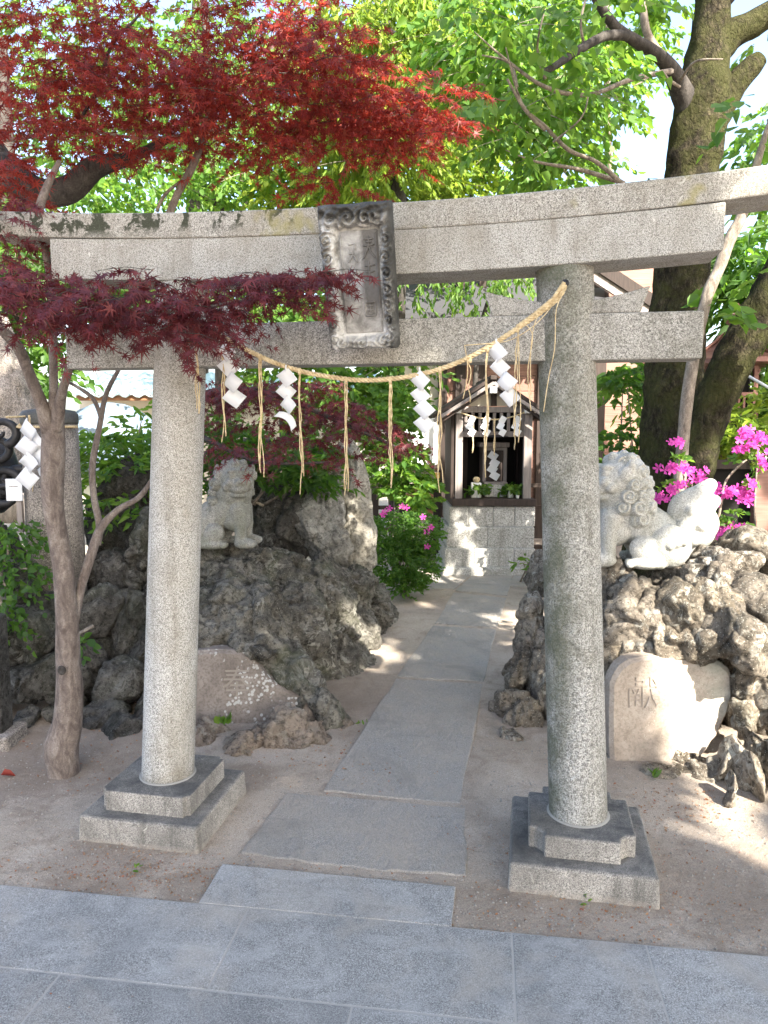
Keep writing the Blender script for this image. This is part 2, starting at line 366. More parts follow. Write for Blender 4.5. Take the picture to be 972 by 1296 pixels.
M['leaf_mid'] = leaf_mat('mid green leaves', [(.022, .055, .012), (.04, .09, .018), (.07, .13, .02)], [(.15, .36, .03), (.25, .5, .04)], .4)
M['leaf_dark'] = leaf_mat('dark glossy leaves', [(.02, .05, .012), (.03, .08, .018), (.05, .11, .02)], [(.08, .2, .02), (.12, .3, .03)], .25, .35)
M['petal'] = leaf_mat('magenta azalea petals', [(.50, .03, .30), (.60, .06, .38), (.68, .14, .48)], [(.6, .06, .4), (.7, .15, .5)], .4)
M['dead_leaf'] = leaf_mat('fallen brown leaves', [(.22, .09, .04), (.3, .16, .08), (.38, .22, .12), (.28, .05, .03)], [(.3, .12, .05), (.3, .2, .08)], .2)

def wood(name, c1, c2, rough=.7, along=2, sc=14):
    n = NT(name); s3 = [1, 1, 1]; s3[along] = .08
    a = n.noise(sc*3, 5, .65, .3, co=n.map(tuple(s3))); c = n.ramp(a, [(.3, c1), (.7, c2)])
    c = n.mix(1.0, c, n.ramp(n.objrand(), [(0, [.78]*3), (1, [1.0]*3)]), 'MULTIPLY')
    return n.done(c, rough, n.bump(a, .4, .003))
M['wood_grey'] = wood('silvered shrine wood', (.17, .145, .135), (.33, .29, .27))
M['wood_dark'] = wood('dark stained wood', (.025, .018, .015), (.06, .042, .035))
M['wood_brown'] = wood('brown boards', (.17, .08, .04), (.29, .15, .08), along=0)
M['wood_red'] = wood('reddish brown boarding', (.20, .105, .08), (.33, .19, .145), along=0)
M['white_paint'] = NT('white painted wood').done((.8, .79, .76), .6)
M['plaster'] = NT('cream plaster').done((.62, .56, .46), .9)
M['panel_white'] = NT('white panel').done((.62, .64, .66), .6)
M['black'] = NT('interior shade black').done((.012, .011, .01), .9)  # near-black puts the shade of open insides into the colour
M['iron'] = NT('dark iron').done((.06, .06, .07), .45, metal=.7)
M['brass'] = NT('brass').done((.6, .4, .12), .35, metal=1)
def bronze():
    n = NT('brown patinated bronze'); a = n.noise(9, 5, .6)
    return n.done(n.ramp(a, [(.3, (.11, .05, .04)), (.7, (.24, .12, .10))]), .5, n.bump(n.noise(40, 4), .4, .004), metal=.25)
M['bronze'] = bronze()
def blackb():
    n = NT('black bronze'); a = n.noise(14, 5, .6)
    return n.done(n.ramp(a, [(.3, (.02, .02, .022)), (.7, (.06, .06, .065))]), .45, n.bump(n.noise(50, 4), .4, .003), metal=.4)
M['black_bronze'] = blackb()
def paper():
    n = NT('white folded paper')
    n.done((.82, .83, .85), .7); tr = n.n.new('ShaderNodeBsdfTranslucent'); tr.inputs[0].default_value = (.8, .8, .82, 1)
    mx = n.n.new('ShaderNodeMixShader'); mx.inputs[0].default_value = .3
    n.l.new(n.b.outputs[0], mx.inputs[1]); n.l.new(tr.outputs[0], mx.inputs[2]); n.l.new(mx.outputs[0], n.out.inputs['Surface']); return n.m
M['paper'] = paper()
def straw():
    n = NT('golden straw'); a = n.noise(60, 4, .6); c = n.ramp(a, [(.3, (.38, .28, .15)), (.5, (.56, .44, .26)), (.7, (.70, .59, .38))])
    return n.done(c, .75, n.bump(n.noise(220, 3, co=n.map((1, 1, .2))), .5, .001))
M['straw'] = straw()
def roofmetal():
    n = NT('pale blue corrugated sheet'); a = n.noise(3, 4)
    return n.done(n.ramp(a, [(.3, (.45, .58, .62)), (.7, (.58, .7, .73))]), .45, metal=.1)
M['roof_metal'] = roofmetal()
M['tarp'] = NT('pale blue tarpaulin').done((.15, .2, .27), .5)
M['beige'] = NT('beige cloth').done((.42, .42, .32), .8)
M['tile'] = NT('dark roof tile').done((.05, .05, .055), .6)
def plaque_mat():
    n = NT('weathered carved plaque stone')
    a = n.noise(22, 6, .7, .4); c = n.ramp(a, [(.35, (.12, .12, .11)), (.5, (.30, .295, .28)), (.65, (.5, .49, .46))])
    xyz = n.sep(); w = n.math('ADD', xyz[0], n.math('MULTIPLY', n.math('SUBTRACT', n.noise(14, 5, .7), .5), .12))
    band = n.ramp(w, [(0.0, 0), (.001, 0)])
    # bleached streak down the left inner edge and along the foot, blackened top and right edge (weathering)
    lf = n.math('SUBTRACT', 1.0, n.math('MULTIPLY', n.math('ABSOLUTE', n.math('ADD', w, .078)), 60.0), True)
    zc = n.math('ADD', xyz[2], n.math('MULTIPLY', n.math('SUBTRACT', n.noise(10, 5, .7), .5), .1))
    low = n.math('SUBTRACT', 1.0, n.math('MULTIPLY', n.math('ABSOLUTE', n.math('ADD', zc, .178)), 28.0), True)
    c = n.mix(n.math('MULTIPLY', n.math('MAXIMUM', lf, low), .85), c, (.74, .75, .76))
    dk = n.math('MAXIMUM', n.math('MULTIPLY', n.math('SUBTRACT', w, .078), 30.0, True), n.math('MULTIPLY', n.math('SUBTRACT', zc, .165), 30.0, True))
    dk = n.math('MAXIMUM', dk, n.math('MULTIPLY', n.math('SUBTRACT', -.094, w), 40.0, True))
    c = n.mix(n.math('MULTIPLY', dk, .88), c, (.03, .03, .029))
    return n.done(c, .9, n.bump(n.noise(70, 5, .7), .7, .006))
M['plaque'] = plaque_mat()
def plaque_panel():
    n = NT('plaque field stone')
    a = n.noise(18, 6, .7, .4); c = n.ramp(a, [(.35, (.17, .167, .16)), (.5, (.31, .305, .295)), (.65, (.46, .455, .44))])
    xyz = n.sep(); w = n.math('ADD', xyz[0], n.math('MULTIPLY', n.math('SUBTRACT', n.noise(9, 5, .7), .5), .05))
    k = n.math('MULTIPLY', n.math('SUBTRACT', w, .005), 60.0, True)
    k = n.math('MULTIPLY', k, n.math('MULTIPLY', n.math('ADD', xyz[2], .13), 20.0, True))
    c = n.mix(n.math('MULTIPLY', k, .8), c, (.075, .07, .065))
    return n.done(c, .9, n.bump(n.noise(80, 5, .7), .7, .004))
M['plaque_field'] = plaque_panel()
scene.cycles.use_denoising = True
scene.cycles.max_bounces = 8; scene.cycles.diffuse_bounces = 4; scene.cycles.transmission_bounces = 4

# ================================================================== SETTING: ground, paving, path
def gh(x, y):
    """height of the sand (a few millimetres of relief, a little heap where it meets the rockeries)"""
    v = Vector((x, y, 0))
    h = -.0035 + .007*noise.fractal(v*1.7, 1.0, 2.0, 4) + .003*noise.noise(v*14)
    if y > 4: h += min(.02, (y-4)*.005)*0
    return h
def axis(lo, hi, step, far):
    a = [-far, -far*.35, -far*.12, lo-6, lo-2, lo-.6]+list(np.arange(lo, hi, step))+[hi, hi+.6, hi+2, hi+6, far*.12, far*.35, far]
    return sorted(a)
xs = axis(-3.2, 3.4, .035, 220); ys = axis(1.2, 9.2, .04, 220)
mb = MB()
for y in ys:
    for x in xs:
        near = -3.4 < x < 3.5 and 1 < y < 9.4
        mb.v.append((x, y, gh(x, y) if near else -.006))
nx = len(xs)
for j in range(len(ys)-1):
    for i in range(nx-1):
        a = j*nx+i; mb.f.append((a, a+1, a+nx+1, a+nx))
o = mb.build('ground', M['sand'], smooth=True); tag(o, 'pinkish sandy ground with grit and dry bits around the gate', kind='structure')

# granite paving in front: rows of big slabs, joints of mortar
PA = R(-8.0); pu = Vector((math.cos(PA), math.sin(PA), 0)); pv = Vector((-math.sin(PA), math.cos(PA), 0))
PO = G(573, 1175)
def uv(p): d = Vector((p.x-PO.x, p.y-PO.y, 0)); return d.dot(pu), d.dot(pv)
def fr(u, v): return (PO.x+pu.x*u+pv.x*v, PO.y+pu.y*u+pv.y*v)
pav = tag(thing('pavement', None, None, (PO.x, PO.y, 0)), kind='structure')
pav['label'] = 'blue grey granite paving of large slabs before the gate'
def slab(name, poly, z0, z1, mat, parent, bev=.003):
    m = MB(); m.prism([tuple(p[:2]) for p in poly], z0, z1)
    return m.build(name, mat, parent, world=True, bevel=bev)
vrow = uv(G(260, 1255))[1]
j1 = [uv(G(*p))[0] for p in ((315, 1150), (648, 1183), (818, 1200))]
j2 = [uv(G(*p))[0] for p in ((72, 1240), (445, 1279))]
mo = MB(); mo.prism([fr(-5, -3.2), fr(5, -3.2), fr(5, 0), fr(-5, 0)], -.05, .0044); mo.build('mortar', NT('pale mortar').done((.30, .29, .275), .95), pav, world=True)
g = .002
row1 = [-4.1, -2.9, j1[0]-1.15]+j1+[j1[2]+.62, j1[2]+1.5, j1[2]+2.6]
row2 = [-4.3, j2[0]-1.2, j2[0], j2[1], j2[1]+.95, j2[1]+2.0, j2[1]+3.2]
for us, v0, v1 in ((row1, vrow, 0.0), (row2, vrow-.52, vrow), (row1, vrow-1.2, vrow-.52), (row2, vrow-1.9, vrow-1.2)):
    for a, b in zip(us[:-1], us[1:]):
        slab('slab', [fr(a+g, v0+g), fr(b-g, v0+g), fr(b-g, v1-g), fr(a+g, v1-g)], -.045, .0055+random.uniform(-.0006, .0006), M['paving'], pav)
# the lip slab that reaches towards the gate
u0, _ = uv(G(252, 1143)); _, v1 = uv(G(285, 1095))
slab('slab', [fr(u0, .003), fr(-.004, .003), fr(.0, v1*.93), fr(u0+.0, v1)], -.045, .0055, M['paving'], pav)

path = tag(thing('path', None, None, tuple(G(520, 900)[:2])+(0,)), kind='structure')
path['label'] = 'narrow path of worn flat stones running to the small shrine'
def pxslab(pts, top, mat=M['path'], parent=path, bev=.006):
    q = [G(*p) for p in pts]; n = []
    for i in range(len(q)):
        a = q[i]; b = q[(i+1) % len(q)]; k = 7
        for t in range(k):
            p = a.lerp(b, t/k)
            if t: p += Vector((random.uniform(-.007, .007), random.uniform(-.007, .007), 0))
            n.append(p)
    n = n[::-1] if sum((n[i].x*n[(i+1) % len(n)].y-n[(i+1) % len(n)].x*n[i].y) for i in range(len(n))) < 0 else n
    return slab('slab', n, -.04, top, mat, parent, bev)
pxslab([(304, 1079), (363, 1003), (590, 1022), (590, 1108), (470, 1100)], .0008)
pxslab([(409, 1001), (501, 859), (611, 866), (583, 1017)], .003)
pxslab([(502, 856), (548, 792), (628, 797), (612, 863)], .0035)
pxslab([(550, 789), (574, 750), (641, 757), (629, 794)], .003)
pxslab([(576, 747), (600, 727), (650, 727), (642, 754)], .0035)
pxslab([(524, 746), (535, 727), (597, 727), (575, 746)], .008)
pxslab([(652, 727), (644, 742), (690, 742), (700, 727)], .008)
pxslab([(480, 724), (700, 724), (700, 716), (480, 716)], .012)

# ================================================================== TORII
TA = R(-11.0); TL = Vector((-.9006, 2.9124, 0))
tdir = Vector((math.cos(TA), math.sin(TA), 0)); tn = Vector((-math.sin(TA), math.cos(TA), 0))
def T(px, py, off=-.13):
    r = ray(px, py); t = (off+TL.dot(tn))/(r.x*tn.x+r.y*tn.y)
    return Vector((r.x*t, r.y*t, CAM_H+r.z*t))
def Tl(px, py, off=-.13):
    p = T(px, py, off)-TL; return p.dot(tdir), p.z
tor = thing('torii_gate', 'grey granite shrine gate with two round pillars and an upswept top beam', 'gate', tuple(TL), TA)
for x0, lean, mat, hgt in ((-.003, .066, 'granite', 2.17), (1.66, -.052, 'granite_r', 2.17)):
    m = MB(); n = 44; rings = 60 if mat == 'granite_r' else 24; prof = []
    for i in range(rings+1):
        z = .15+(hgt-.15)*i/rings; t = (z-.15)/2.0; prof.append((.1055-.0095*t, z))
    m.lathe(prof, n, (0, 0, 0), lean=(lean, 0))
    o = m.build('pillar', M[mat], tor, smooth=True); o.location = (x0, 0, 0)
    k = MB(); k.lathe([(.112, .17), (.115, .178), (.112, .183), (.106, .185)], 44, (x0, 0, 0), lean=(lean, 0)).build('mortar_ring', NT('pale ring mortar').done((.27, .26, .24), .95) if x0 < 1 else bpy.data.materials['pale ring mortar'], tor, smooth=True)
def notched(w, d, c):
    x, y = w/2, d/2
    return [(-x+c, -y), (x-c, -y), (x-c, -y+c*.5), (x-c*.5, -y+c), (x, -y+c), (x, y-c), (x-c, y-c), (x-c, y), (-x+c, y), (-x+c, y-c), (-x, y-c), (-x, -y+c), (-x+c*.5, -y+c), (-x+c, -y+c*.5)]
for x0, c in ((0.0, .02), (1.655, .055)):
    def wearbox(w, d, z0, z1, tp):
        m = MB(); p = [(x0-w/2, -d/2), (x0+w/2, -d/2), (x0+w/2, d/2), (x0-w/2, d/2)]
        b = bmesh.new(); vs = []
        m.add([(q[0], q[1], z0) for q in p]+[((q[0]-x0)*tp+x0, q[1]*tp, z1) for q in p], [(3, 2, 1, 0), (4, 5, 6, 7), (0, 1, 5, 4), (1, 2, 6, 5), (2, 3, 7, 6), (3, 0, 4, 7)])
        return m
    wearbox(.51, .50, -.04, .10, .97).build('plinth_step', M['plinth'], tor, bevel=.012, seg=3)
    m = MB(); m.prism([(q[0]+x0, q[1]) for q in notched(.37, .37, c)], .095, .18)
    m.build('plinth_step', M['plinth'], tor, bevel=.009, seg=3)
# tie beam
m = MB(); m.box((.835, 0, 1.9), (2.32, .125, .155)); m.build('tie_beam', M['granite_n'], tor, bevel=.006)
def curved_beam(name, x0, x1, sect, rise, mat, shear=0.0):
    """sweeps the (y,z) section along x with an upward curve towards both ends"""
    m = MB(); N = 40; k = len(sect); cxm = .835; hl = (x1-x0)/2
    for i in range(N+1):
        x = x0+(x1-x0)*i/N; u = abs((x-cxm)/1.43); lift = rise*u**2.2
        for y, z in sect:
            m.v.append((x+shear*(1 if i == N else -1 if i == 0 else 0)*(z-2.2), y, z+lift))
    for i in range(N):
        for j in range(k):
            j2 = (j+1) % k; m.f.append((i*k+j, (i+1)*k+j, (i+1)*k+j2, i*k+j2))
    m.f.append(tuple(range(k))); m.f.append(tuple(N*k+j for j in reversed(range(k))))
    return m.build(name, mat, tor, bevel=.005)
curved_beam('lintel_beam', -.345, 2.035, [(-.10, 2.122), (.10, 2.122), (.10, 2.27), (-.10, 2.27)], .052, M['granite'])
curved_beam('top_beam', -.60, 2.30, [(-.103, 2.269), (.103, 2.269), (.109, 2.30), (.118, 2.354), (.0, 2.385), (-.118, 2.354), (-.109, 2.30)], .058, M['granite_k'], .25)
for cx_ in (.122, 1.552):
    m = MB(); N = 14; b = []
    for i in range(N+1):
        u = -1+2*i/N; x = cx_+u*.262*(1.0); zt = 2.02+.045*u*u
        xb = cx_+u*.245
        m.v += [(xb, -.05, 1.9785), (xb, .05, 1.9785), (x+.012*u, .05, zt), (x+.012*u, -.05, zt)]
    for i in range(N):
        for j in range(4): m.f.append((i*4+j, (i+1)*4+j, (i+1)*4+(j+1) % 4, i*4+(j+1) % 4))
    m.f.append((0, 1, 2, 3)); m.f.append((N*4+3, N*4+2, N*4+1, N*4))
    m.build('wedge', M['granite_n'], tor, bevel=.006)
for px, py in ((250, 409), (715, 360)):
    x, z = Tl(px, py, -.11)
    MB().tube([(x, -.07, z), (x, -.125, z), (x, -.132, z)], [.008, .008, .013], 10).build('nail', M['iron'], tor, smooth=True)

# ------------------------------------------------------------------ name plaque
ctr = T(456, 352, -.225)
pq = thing('name_plaque', 'weathered stone name plaque in a carved cloud scroll frame at the middle of the gate', 'plaque', tuple(ctr), TA)
pq.rotation_euler = Euler((R(13), R(-1.2), TA), 'XYZ')
W_, H_ = .238, .462; iw, ih = .140, .335; icx, icz = .006, -.014
scr = []
for i in range(7): scr.append((W_/2-.026, H_/2-.12-.05*i, .03, 1))
for i in range(7): scr.append((-W_/2+.024, H_/2-.11-.052*i, .03, -1))
scr += [(W_/2-.05, H_/2-.045, .05, 1), (-W_/2+.045, H_/2-.05, .05, -1), (-.02, H_/2-.045, .045, 1), (.035, H_/2-.05, .035, -1), (-W_/2+.05, -H_/2+.03, .04, 1), (W_/2-.045, -H_/2+.03, .035, -1), (0, -H_/2+.025, .035, 1)]
def pqh(x, z):
    ex = min(x+W_/2, W_/2-x); ez = min(z+H_/2, H_/2-z); e = min(ex, ez)
    inx = (iw/2-abs(x-icx)); inz = (ih/2-abs(z-icz)); inn = min(inx, inz)      # >0 inside the opening
    inn += .006*noise.noise(Vector((x*45, z*45, 3)))
    h = .034*min(1, e/.012)**.5
    if inn > -.018: h *= max(0, min(1, -inn/.018))
    v = Vector((x*26, 0, z*26)); s_ = 0
    for (a, b, r, sg) in scr:
        d = math.hypot(x-a, z-b)
        if d < r*1.15:
            s_ += math.sin(d/r*13*1.0 - sg*math.atan2(z-b, x-a))*math.exp(-(d/r)**2*1.2)
    s_ += .8*math.sin(z*190+6*noise.noise(v*.7)+x*60)*(.35)
    if inn < -.002: h += .0105*s_+.005*noise.noise(v*3)
    else: h = .0+.001*noise.noise(v*4)
    return h
m = MB(); NX, NZ = 118, 226
for j in range(NZ+1):
    for i in range(NX+1):
        x = -W_/2+W_*i/NX; z = -H_/2+H_*j/NZ; e = min(x+W_/2, W_/2-x, z+H_/2, H_/2-z)
        wv = .003*noise.noise(Vector((x*20, z*20, 0)))
        m.v.append((x*(1+.05*z/H_)+wv, -.012-max(0, pqh(x, z)) if e > 1e-6 else .0, z+wv))
for j in range(NZ):
    for i in range(NX): a = j*(NX+1)+i; m.f.append((a, a+1, a+NX+2, a+NX+1))
m.build('carved_frame', M['plaque'], pq, smooth=True)
MB().box((0, .018, 0), (W_*.985, .034, H_*.985)).build('backing', M['plaque'], pq, bevel=.004)
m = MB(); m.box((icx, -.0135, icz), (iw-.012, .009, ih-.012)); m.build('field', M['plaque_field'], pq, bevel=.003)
m = MB()
for a in (-1, 1):
    m.box((icx+a*(iw/2-.012), -.0195, icz), (.004, .006, ih-.03))
m.build('moulding', M['plaque_field'], pq, bevel=.0015)
def stroke(m, pts, r=.0034, y=-.0192):
    q = smoothcurve([(a, y, b) for a, b in pts], 4); m.tube([tuple(v) for v in q], [r*.6]+[r]*(len(q)-2)+[r*.5], 5)
for ox, oz, sets in ((.036, .115, [[(-.012, .03), (.02, .03)], [(-.014, .01), (.022, .012)], [(.004, .04), (.003, .01), (-.016, -.03)], [(.004, .008), (.012, -.015), (.026, -.03)], [(-.006, .022), (.014, .021)]]),
                     (.036, .035, [[(-.012, .02), (.02, .022)], [(.0, .035), (.0, -.025)], [(-.012, 0), (.018, .002)], [(-.014, -.024), (.022, -.022)]]),
                     (-.024, .105, [[(-.008, .025), (.014, .027), (.012, .008)], [(-.008, -.003), (.006, -.005), (-.012, -.03)], [(.006, -.005), (.02, -.03)]]),
                     (-.024, .02, [[(-.02, .012), (.022, .014)], [(.0, .012), (.002, -.03), (-.008, -.026)], [(-.016, 0), (-.014, -.03)]])):
    m = MB()
    for s_ in sets: stroke(m, [(icx+ox*.93+a-.004, icz+oz*.9+b) for a, b in s_])
    m.build('worn_character', M['plaque_field'], pq, smooth=True)
m = MB()   # worn square seal
for s_ in ([(-.02, .024), (.02, .024)], [(-.02, -.024), (.02, -.024)], [(-.02, .024), (-.02, -.024)], [(.02, .024), (.02, -.024)], [(-.012, .01), (.012, .012)], [(-.012, -.004), (.012, -.003)], [(-.002, .02), (0, -.02)], [(-.012, -.016), (.012, -.015)]):
    stroke(m, [(icx+.026+a*.9, icz-.085+b*.9) for a, b in s_], .0034)
m.build('seal', M['plaque_field'], pq, smooth=True)

# ------------------------------------------------------------------ straw rope with tassels
ro_pts = [(715, 361), (708, 375), (690, 391), (660, 412), (620, 438), (590, 454), (560, 466), (530, 474), (500, 479), (470, 481), (440, 480), (400, 474), (375, 468), (345, 458), (315, 444), (290, 431), (268, 419), (250, 411)]
rc = smoothcurve([tuple(T(a, b, -.135)) for a, b in ro_pts], 9)
rope = thing('straw_rope', 'twisted golden straw rope sagging between the two gate pillars', 'rope', tuple(T(715, 361, -.135)))
def twisted(path3, r, pitch, name, parent, mat=M['straw'], strands=3):
    path3 = [Vector(p) for p in path3]; dist = [0]
    for a, b in zip(path3[:-1], path3[1:]): dist.append(dist[-1]+(b-a).length)
    L = dist[-1]; n = int(L/(pitch/9)); m = MB(); fine = []
    j = 0
    for i in range(n+1):
        d = L*i/n
        while j < len(dist)-2 and dist[j+1] < d: j += 1
        t = (d-dist[j])/max(1e-9, dist[j+1]-dist[j]); fine.append((path3[j].lerp(path3[j+1], t), d))
    for s_ in range(strands):
        pts = []
        for i, (p, d) in enumerate(fine):
            tg = (fine[min(i+1, n)][0]-fine[max(i-1, 0)][0]).normalized(); u = tg.cross(Vector((0, 0, 1))).normalized(); w = tg.cross(u)
            a = 2*math.pi*(d/pitch+s_/strands); pts.append(p+(u*math.cos(a)+w*math.sin(a))*r*.55)
        m.tube(pts, r*.56, 6)
    return m.build(name, mat, parent, smooth=True, world=True)
twisted(rc, .0086, .046, 'cord', rope)
def straws(top, length, n, spread, parent, seed, name='tassel', r=.0019):
    rnd = random.Random(seed); m = MB(); top = Vector(top)
    for i in range(n):
        ln = length*rnd.uniform(.82, 1.05); a = rnd.uniform(-1, 1)*spread; b = rnd.uniform(-1, 1)*spread
        pts = []; k = 9; ph = rnd.uniform(0, 6); k2 = rnd.uniform(1, 2.4)
        for j in range(k+1):
            t = j/k; wv = .0045*math.sin(ph+t*6*k2)+.012*spread/.01*math.sin(t*3.0)*a*1.0
            pts.append(top+tdir*(a*(t**1.6)+wv+rnd.uniform(-.0015, .0015))+tn*(b*t+.3*wv)+Vector((0, 0, -ln*t)))
        m.tube(pts, r, 5)
    m.tube([top+Vector((0, 0, .012)), top+Vector((0, 0, -.012))], .006, 6)
    return m.build(name, M['straw'], parent, smooth=True, world=True)
for i, (px, y0, y1, n) in enumerate(((248, 415, 532, 3), (281, 428, 573, 3), (329, 453, 603, 4), (379, 470, 624, 3), (438, 482, 635, 4), (494, 481, 627, 4), (557, 468, 620, 3), (617, 441, 600, 4), (655, 416, 560, 2), (595, 455, 520, 1))):
    a = T(px, y0, -.137); b = T(px, y1, -.137); straws(a, (a-b).length, n, .009, rope, 40+i)
m = MB()   # stray straws near the right knot
for pts in ([(716, 364), (704, 392), (702, 440), (694, 480), (688, 521)], [(712, 368), (690, 398), (668, 418), (640, 432), (600, 436), (588, 437)], [(700, 380), (680, 401), (672, 440), (672, 500)], [(662, 408), (674, 425), (668, 470), (672, 520)], [(640, 428), (655, 418), (657, 470), (659, 520), (656, 560)], [(588, 437), (592, 470), (586, 505)]):
    m.tube(smoothcurve([tuple(T(a, b, -.145+.004*random.random())) for a, b in pts], 5), .0017, 5)
m.build('loose_straw', M['straw'], rope, smooth=True, world=True)
twisted([T(714, 360, -.14)+Vector((0, 0, .006)), T(700, 378, -.14), T(676, 398, -.14), T(655, 413, -.139)], .0065, .035, 'tail_end', rope)

# ------------------------------------------------------------------ folded paper streamers
def streamer(px, py, pxh, n, drift, label, group, off=-.142, rot0=35, seed=0, cat='paper streamer', torn=False):
    rnd = random.Random(seed); top = T(px, py, off); s_ = (T(px, py, off)-T(px, py+pxh, off)).length
    th = thing('paper_streamer', label, cat, tuple(top), TA, group)
    step = s_/(n+.15); w = step*1.0
    MB().tube([(0, 0, .014), (0, 0, -.01)], .0035, 5).build('hanger', M['paper'], th)
    for i in range(n):
        side = step*rnd.uniform(.98, 1.10); c = Vector((drift*step*i+(-.07 if i % 2 else .07)*step, (.0035 if i % 2 else -.0035), -step*(i+.62)))
        a_ = R(rot0+8+rnd.uniform(-7, 7)); rt = Euler((R(rnd.uniform(-9, 9)), a_, R(rnd.uniform(6, 20)*(1 if i % 2 else -1)))).to_matrix(); w2 = side*1.08; h2 = side*.98
        if torn and i == n-1: h2 *= .55; w2 *= 1.5
        m = MB(); N = 6; vs = []; bend = rnd.uniform(-.12, .12)*side; shr = rnd.uniform(.0, .16)*side
        for q in range(N+1):
            u = -.5+q/N
            for v in (-.5, .5):
                zz = v*h2-(.7*side*(4*u*u-.3)*.5 if torn and i == n-1 else 0)
                vs.append(rt @ Vector((u*w2+v*shr, bend*(1-4*u*u), zz))+c)
        m.add(vs, [(q*2, q*2+2, q*2+3, q*2+1) for q in range(N)]); o = m.build('fold', M['paper'], th, smooth=True)
        md = o.modifiers.new('thick', 'SOLIDIFY'); md.thickness = .0006
    return th
GS = 'paper streamers on the gate rope'
streamer(286, 433, 80, 4, .18, 'white zigzag paper streamer on the gate rope nearest the left pillar', GS, seed=1)
streamer(362, 467, 72, 4, .03, 'torn white paper streamer with a curling last fold left of the name plaque', GS, seed=2, torn=True)
streamer(531, 470, 76, 4, .14, 'white zigzag paper streamer just right below the name plaque', GS, seed=3)
streamer(628, 434, 78, 4, .36, 'bright white zigzag paper streamer on the gate rope nearest the right pillar', GS, seed=5)

# ================================================================== ROCKS
def rock(c, r, seed, mat, name='rock', parent=None, sub=4, rough=.22, yaw=None, tilt=0.0, vert=.55, facets=11, smooth=True):
    """craggy boulder: facetted ellipsoid with folds, ledges and cracks; c centre, r radii in metres"""
    rnd = random.Random(seed); b = bmesh.new(); bmesh.ops.create_icosphere(b, subdivisions=sub, radius=1.0)
    pl = []
    for i in range(facets):
        n = Vector((rnd.gauss(0, 1), rnd.gauss(0, 1), rnd.gauss(0, .8))).normalized(); pl.append((n, rnd.uniform(.58, .88)))
    rot = Euler((R(rnd.uniform(-12, 12)), R(tilt+rnd.uniform(-10, 10)), R(rnd.uniform(0, 360) if yaw is None else yaw))).to_matrix()
    mr = (r[0]*r[1]*r[2])**(1/3); off = Vector((seed*7.31 % 50, seed*3.17 % 50, seed*1.93 % 50))
    inv = rot.inverted(); k = 1/max(.12, mr)
    R3 = Vector(r)
    for v in b.verts:
        p = v.co.copy()
        for n, h in pl:
            d = p.dot(n)-h
            if d > 0: p -= n*d*.95
        nrm = v.co.normalized()
        q = Vector((p.x*r[0], p.y*r[1], p.z*r[2])); u = (q+off); w = Vector((u.x, u.y, u.z*vert))
        wq = w+Vector((noise.noise(w*5), noise.noise(w*5+Vector((9, 0, 0))), noise.noise(w*5+Vector((0, 9, 0)))))*.05
        a = noise.fractal(wq*k*1.0, .9, 2.1, 3)
        g1 = abs(noise.noise(wq*k*1.25)); g2 = abs(noise.noise(wq*11+Vector((5, 5, 5)))); g3 = abs(noise.noise(u*24))
        crk = max(0, 1-g1*7)**1.3; crk2 = max(0, 1-g2*5); b3 = noise.fractal(wq*17, .8, 2.2, 3)
        dd, _ = noise.voronoi(Vector((wq.x, wq.y, wq.z*1.0))*6.5); fc = min(.35, dd[1]-dd[0])
        hg = abs(noise.noise(wq*4.2+Vector((3, 3, 3)))); vd, vp = noise.voronoi(wq*5.5); cl = noise.noise(Vector(vp[0])*9.7); fk = min(1, mr/.16)
        s_ = -.036*fk*max(0, 1-hg*9)**1.5+.020*fk*cl+rough*mr*(.5*a-.42*crk)+.022*(fc-.15)*min(1, mr/.14)-.016*crk2*min(1, mr/.12)+.011*b3-.004*max(0, 1-g3*5)
        q += Vector((nrm.x, nrm.y, nrm.z))*s_
        v.co = q
    me = bpy.data.meshes.new(name); b.to_mesh(me); b.free()
    me.transform(Matrix.Translation(Vector(c)) @ rot.to_4x4())
    me.materials.append(mat)
    if parent is not None: me.transform(rootmat(parent).inverted())
    if smooth: me.polygons.foreach_set('use_smooth', [True]*len(me.polygons))
    return link(bpy.data.objects.new(name, me), parent)
def rocks(lst, parent, mat, seed0, sub=4, grow=1.0, **kw):
    for i, t in enumerate(lst):
        px, py, Y, rx, ry, rz = t[:6]; c = P(px, py, Y); s_ = Y/F_
        rock(c, (rx*s_*grow, rz*grow, ry*s_*grow), seed0+i, mat if len(t) < 8 else t[7], 'rock', parent, sub if max(rx, ry) < 44 else 5, yaw=random.Random(seed0+i).uniform(-25, 25), tilt=(t[6] if len(t) > 6 else 0), **kw)

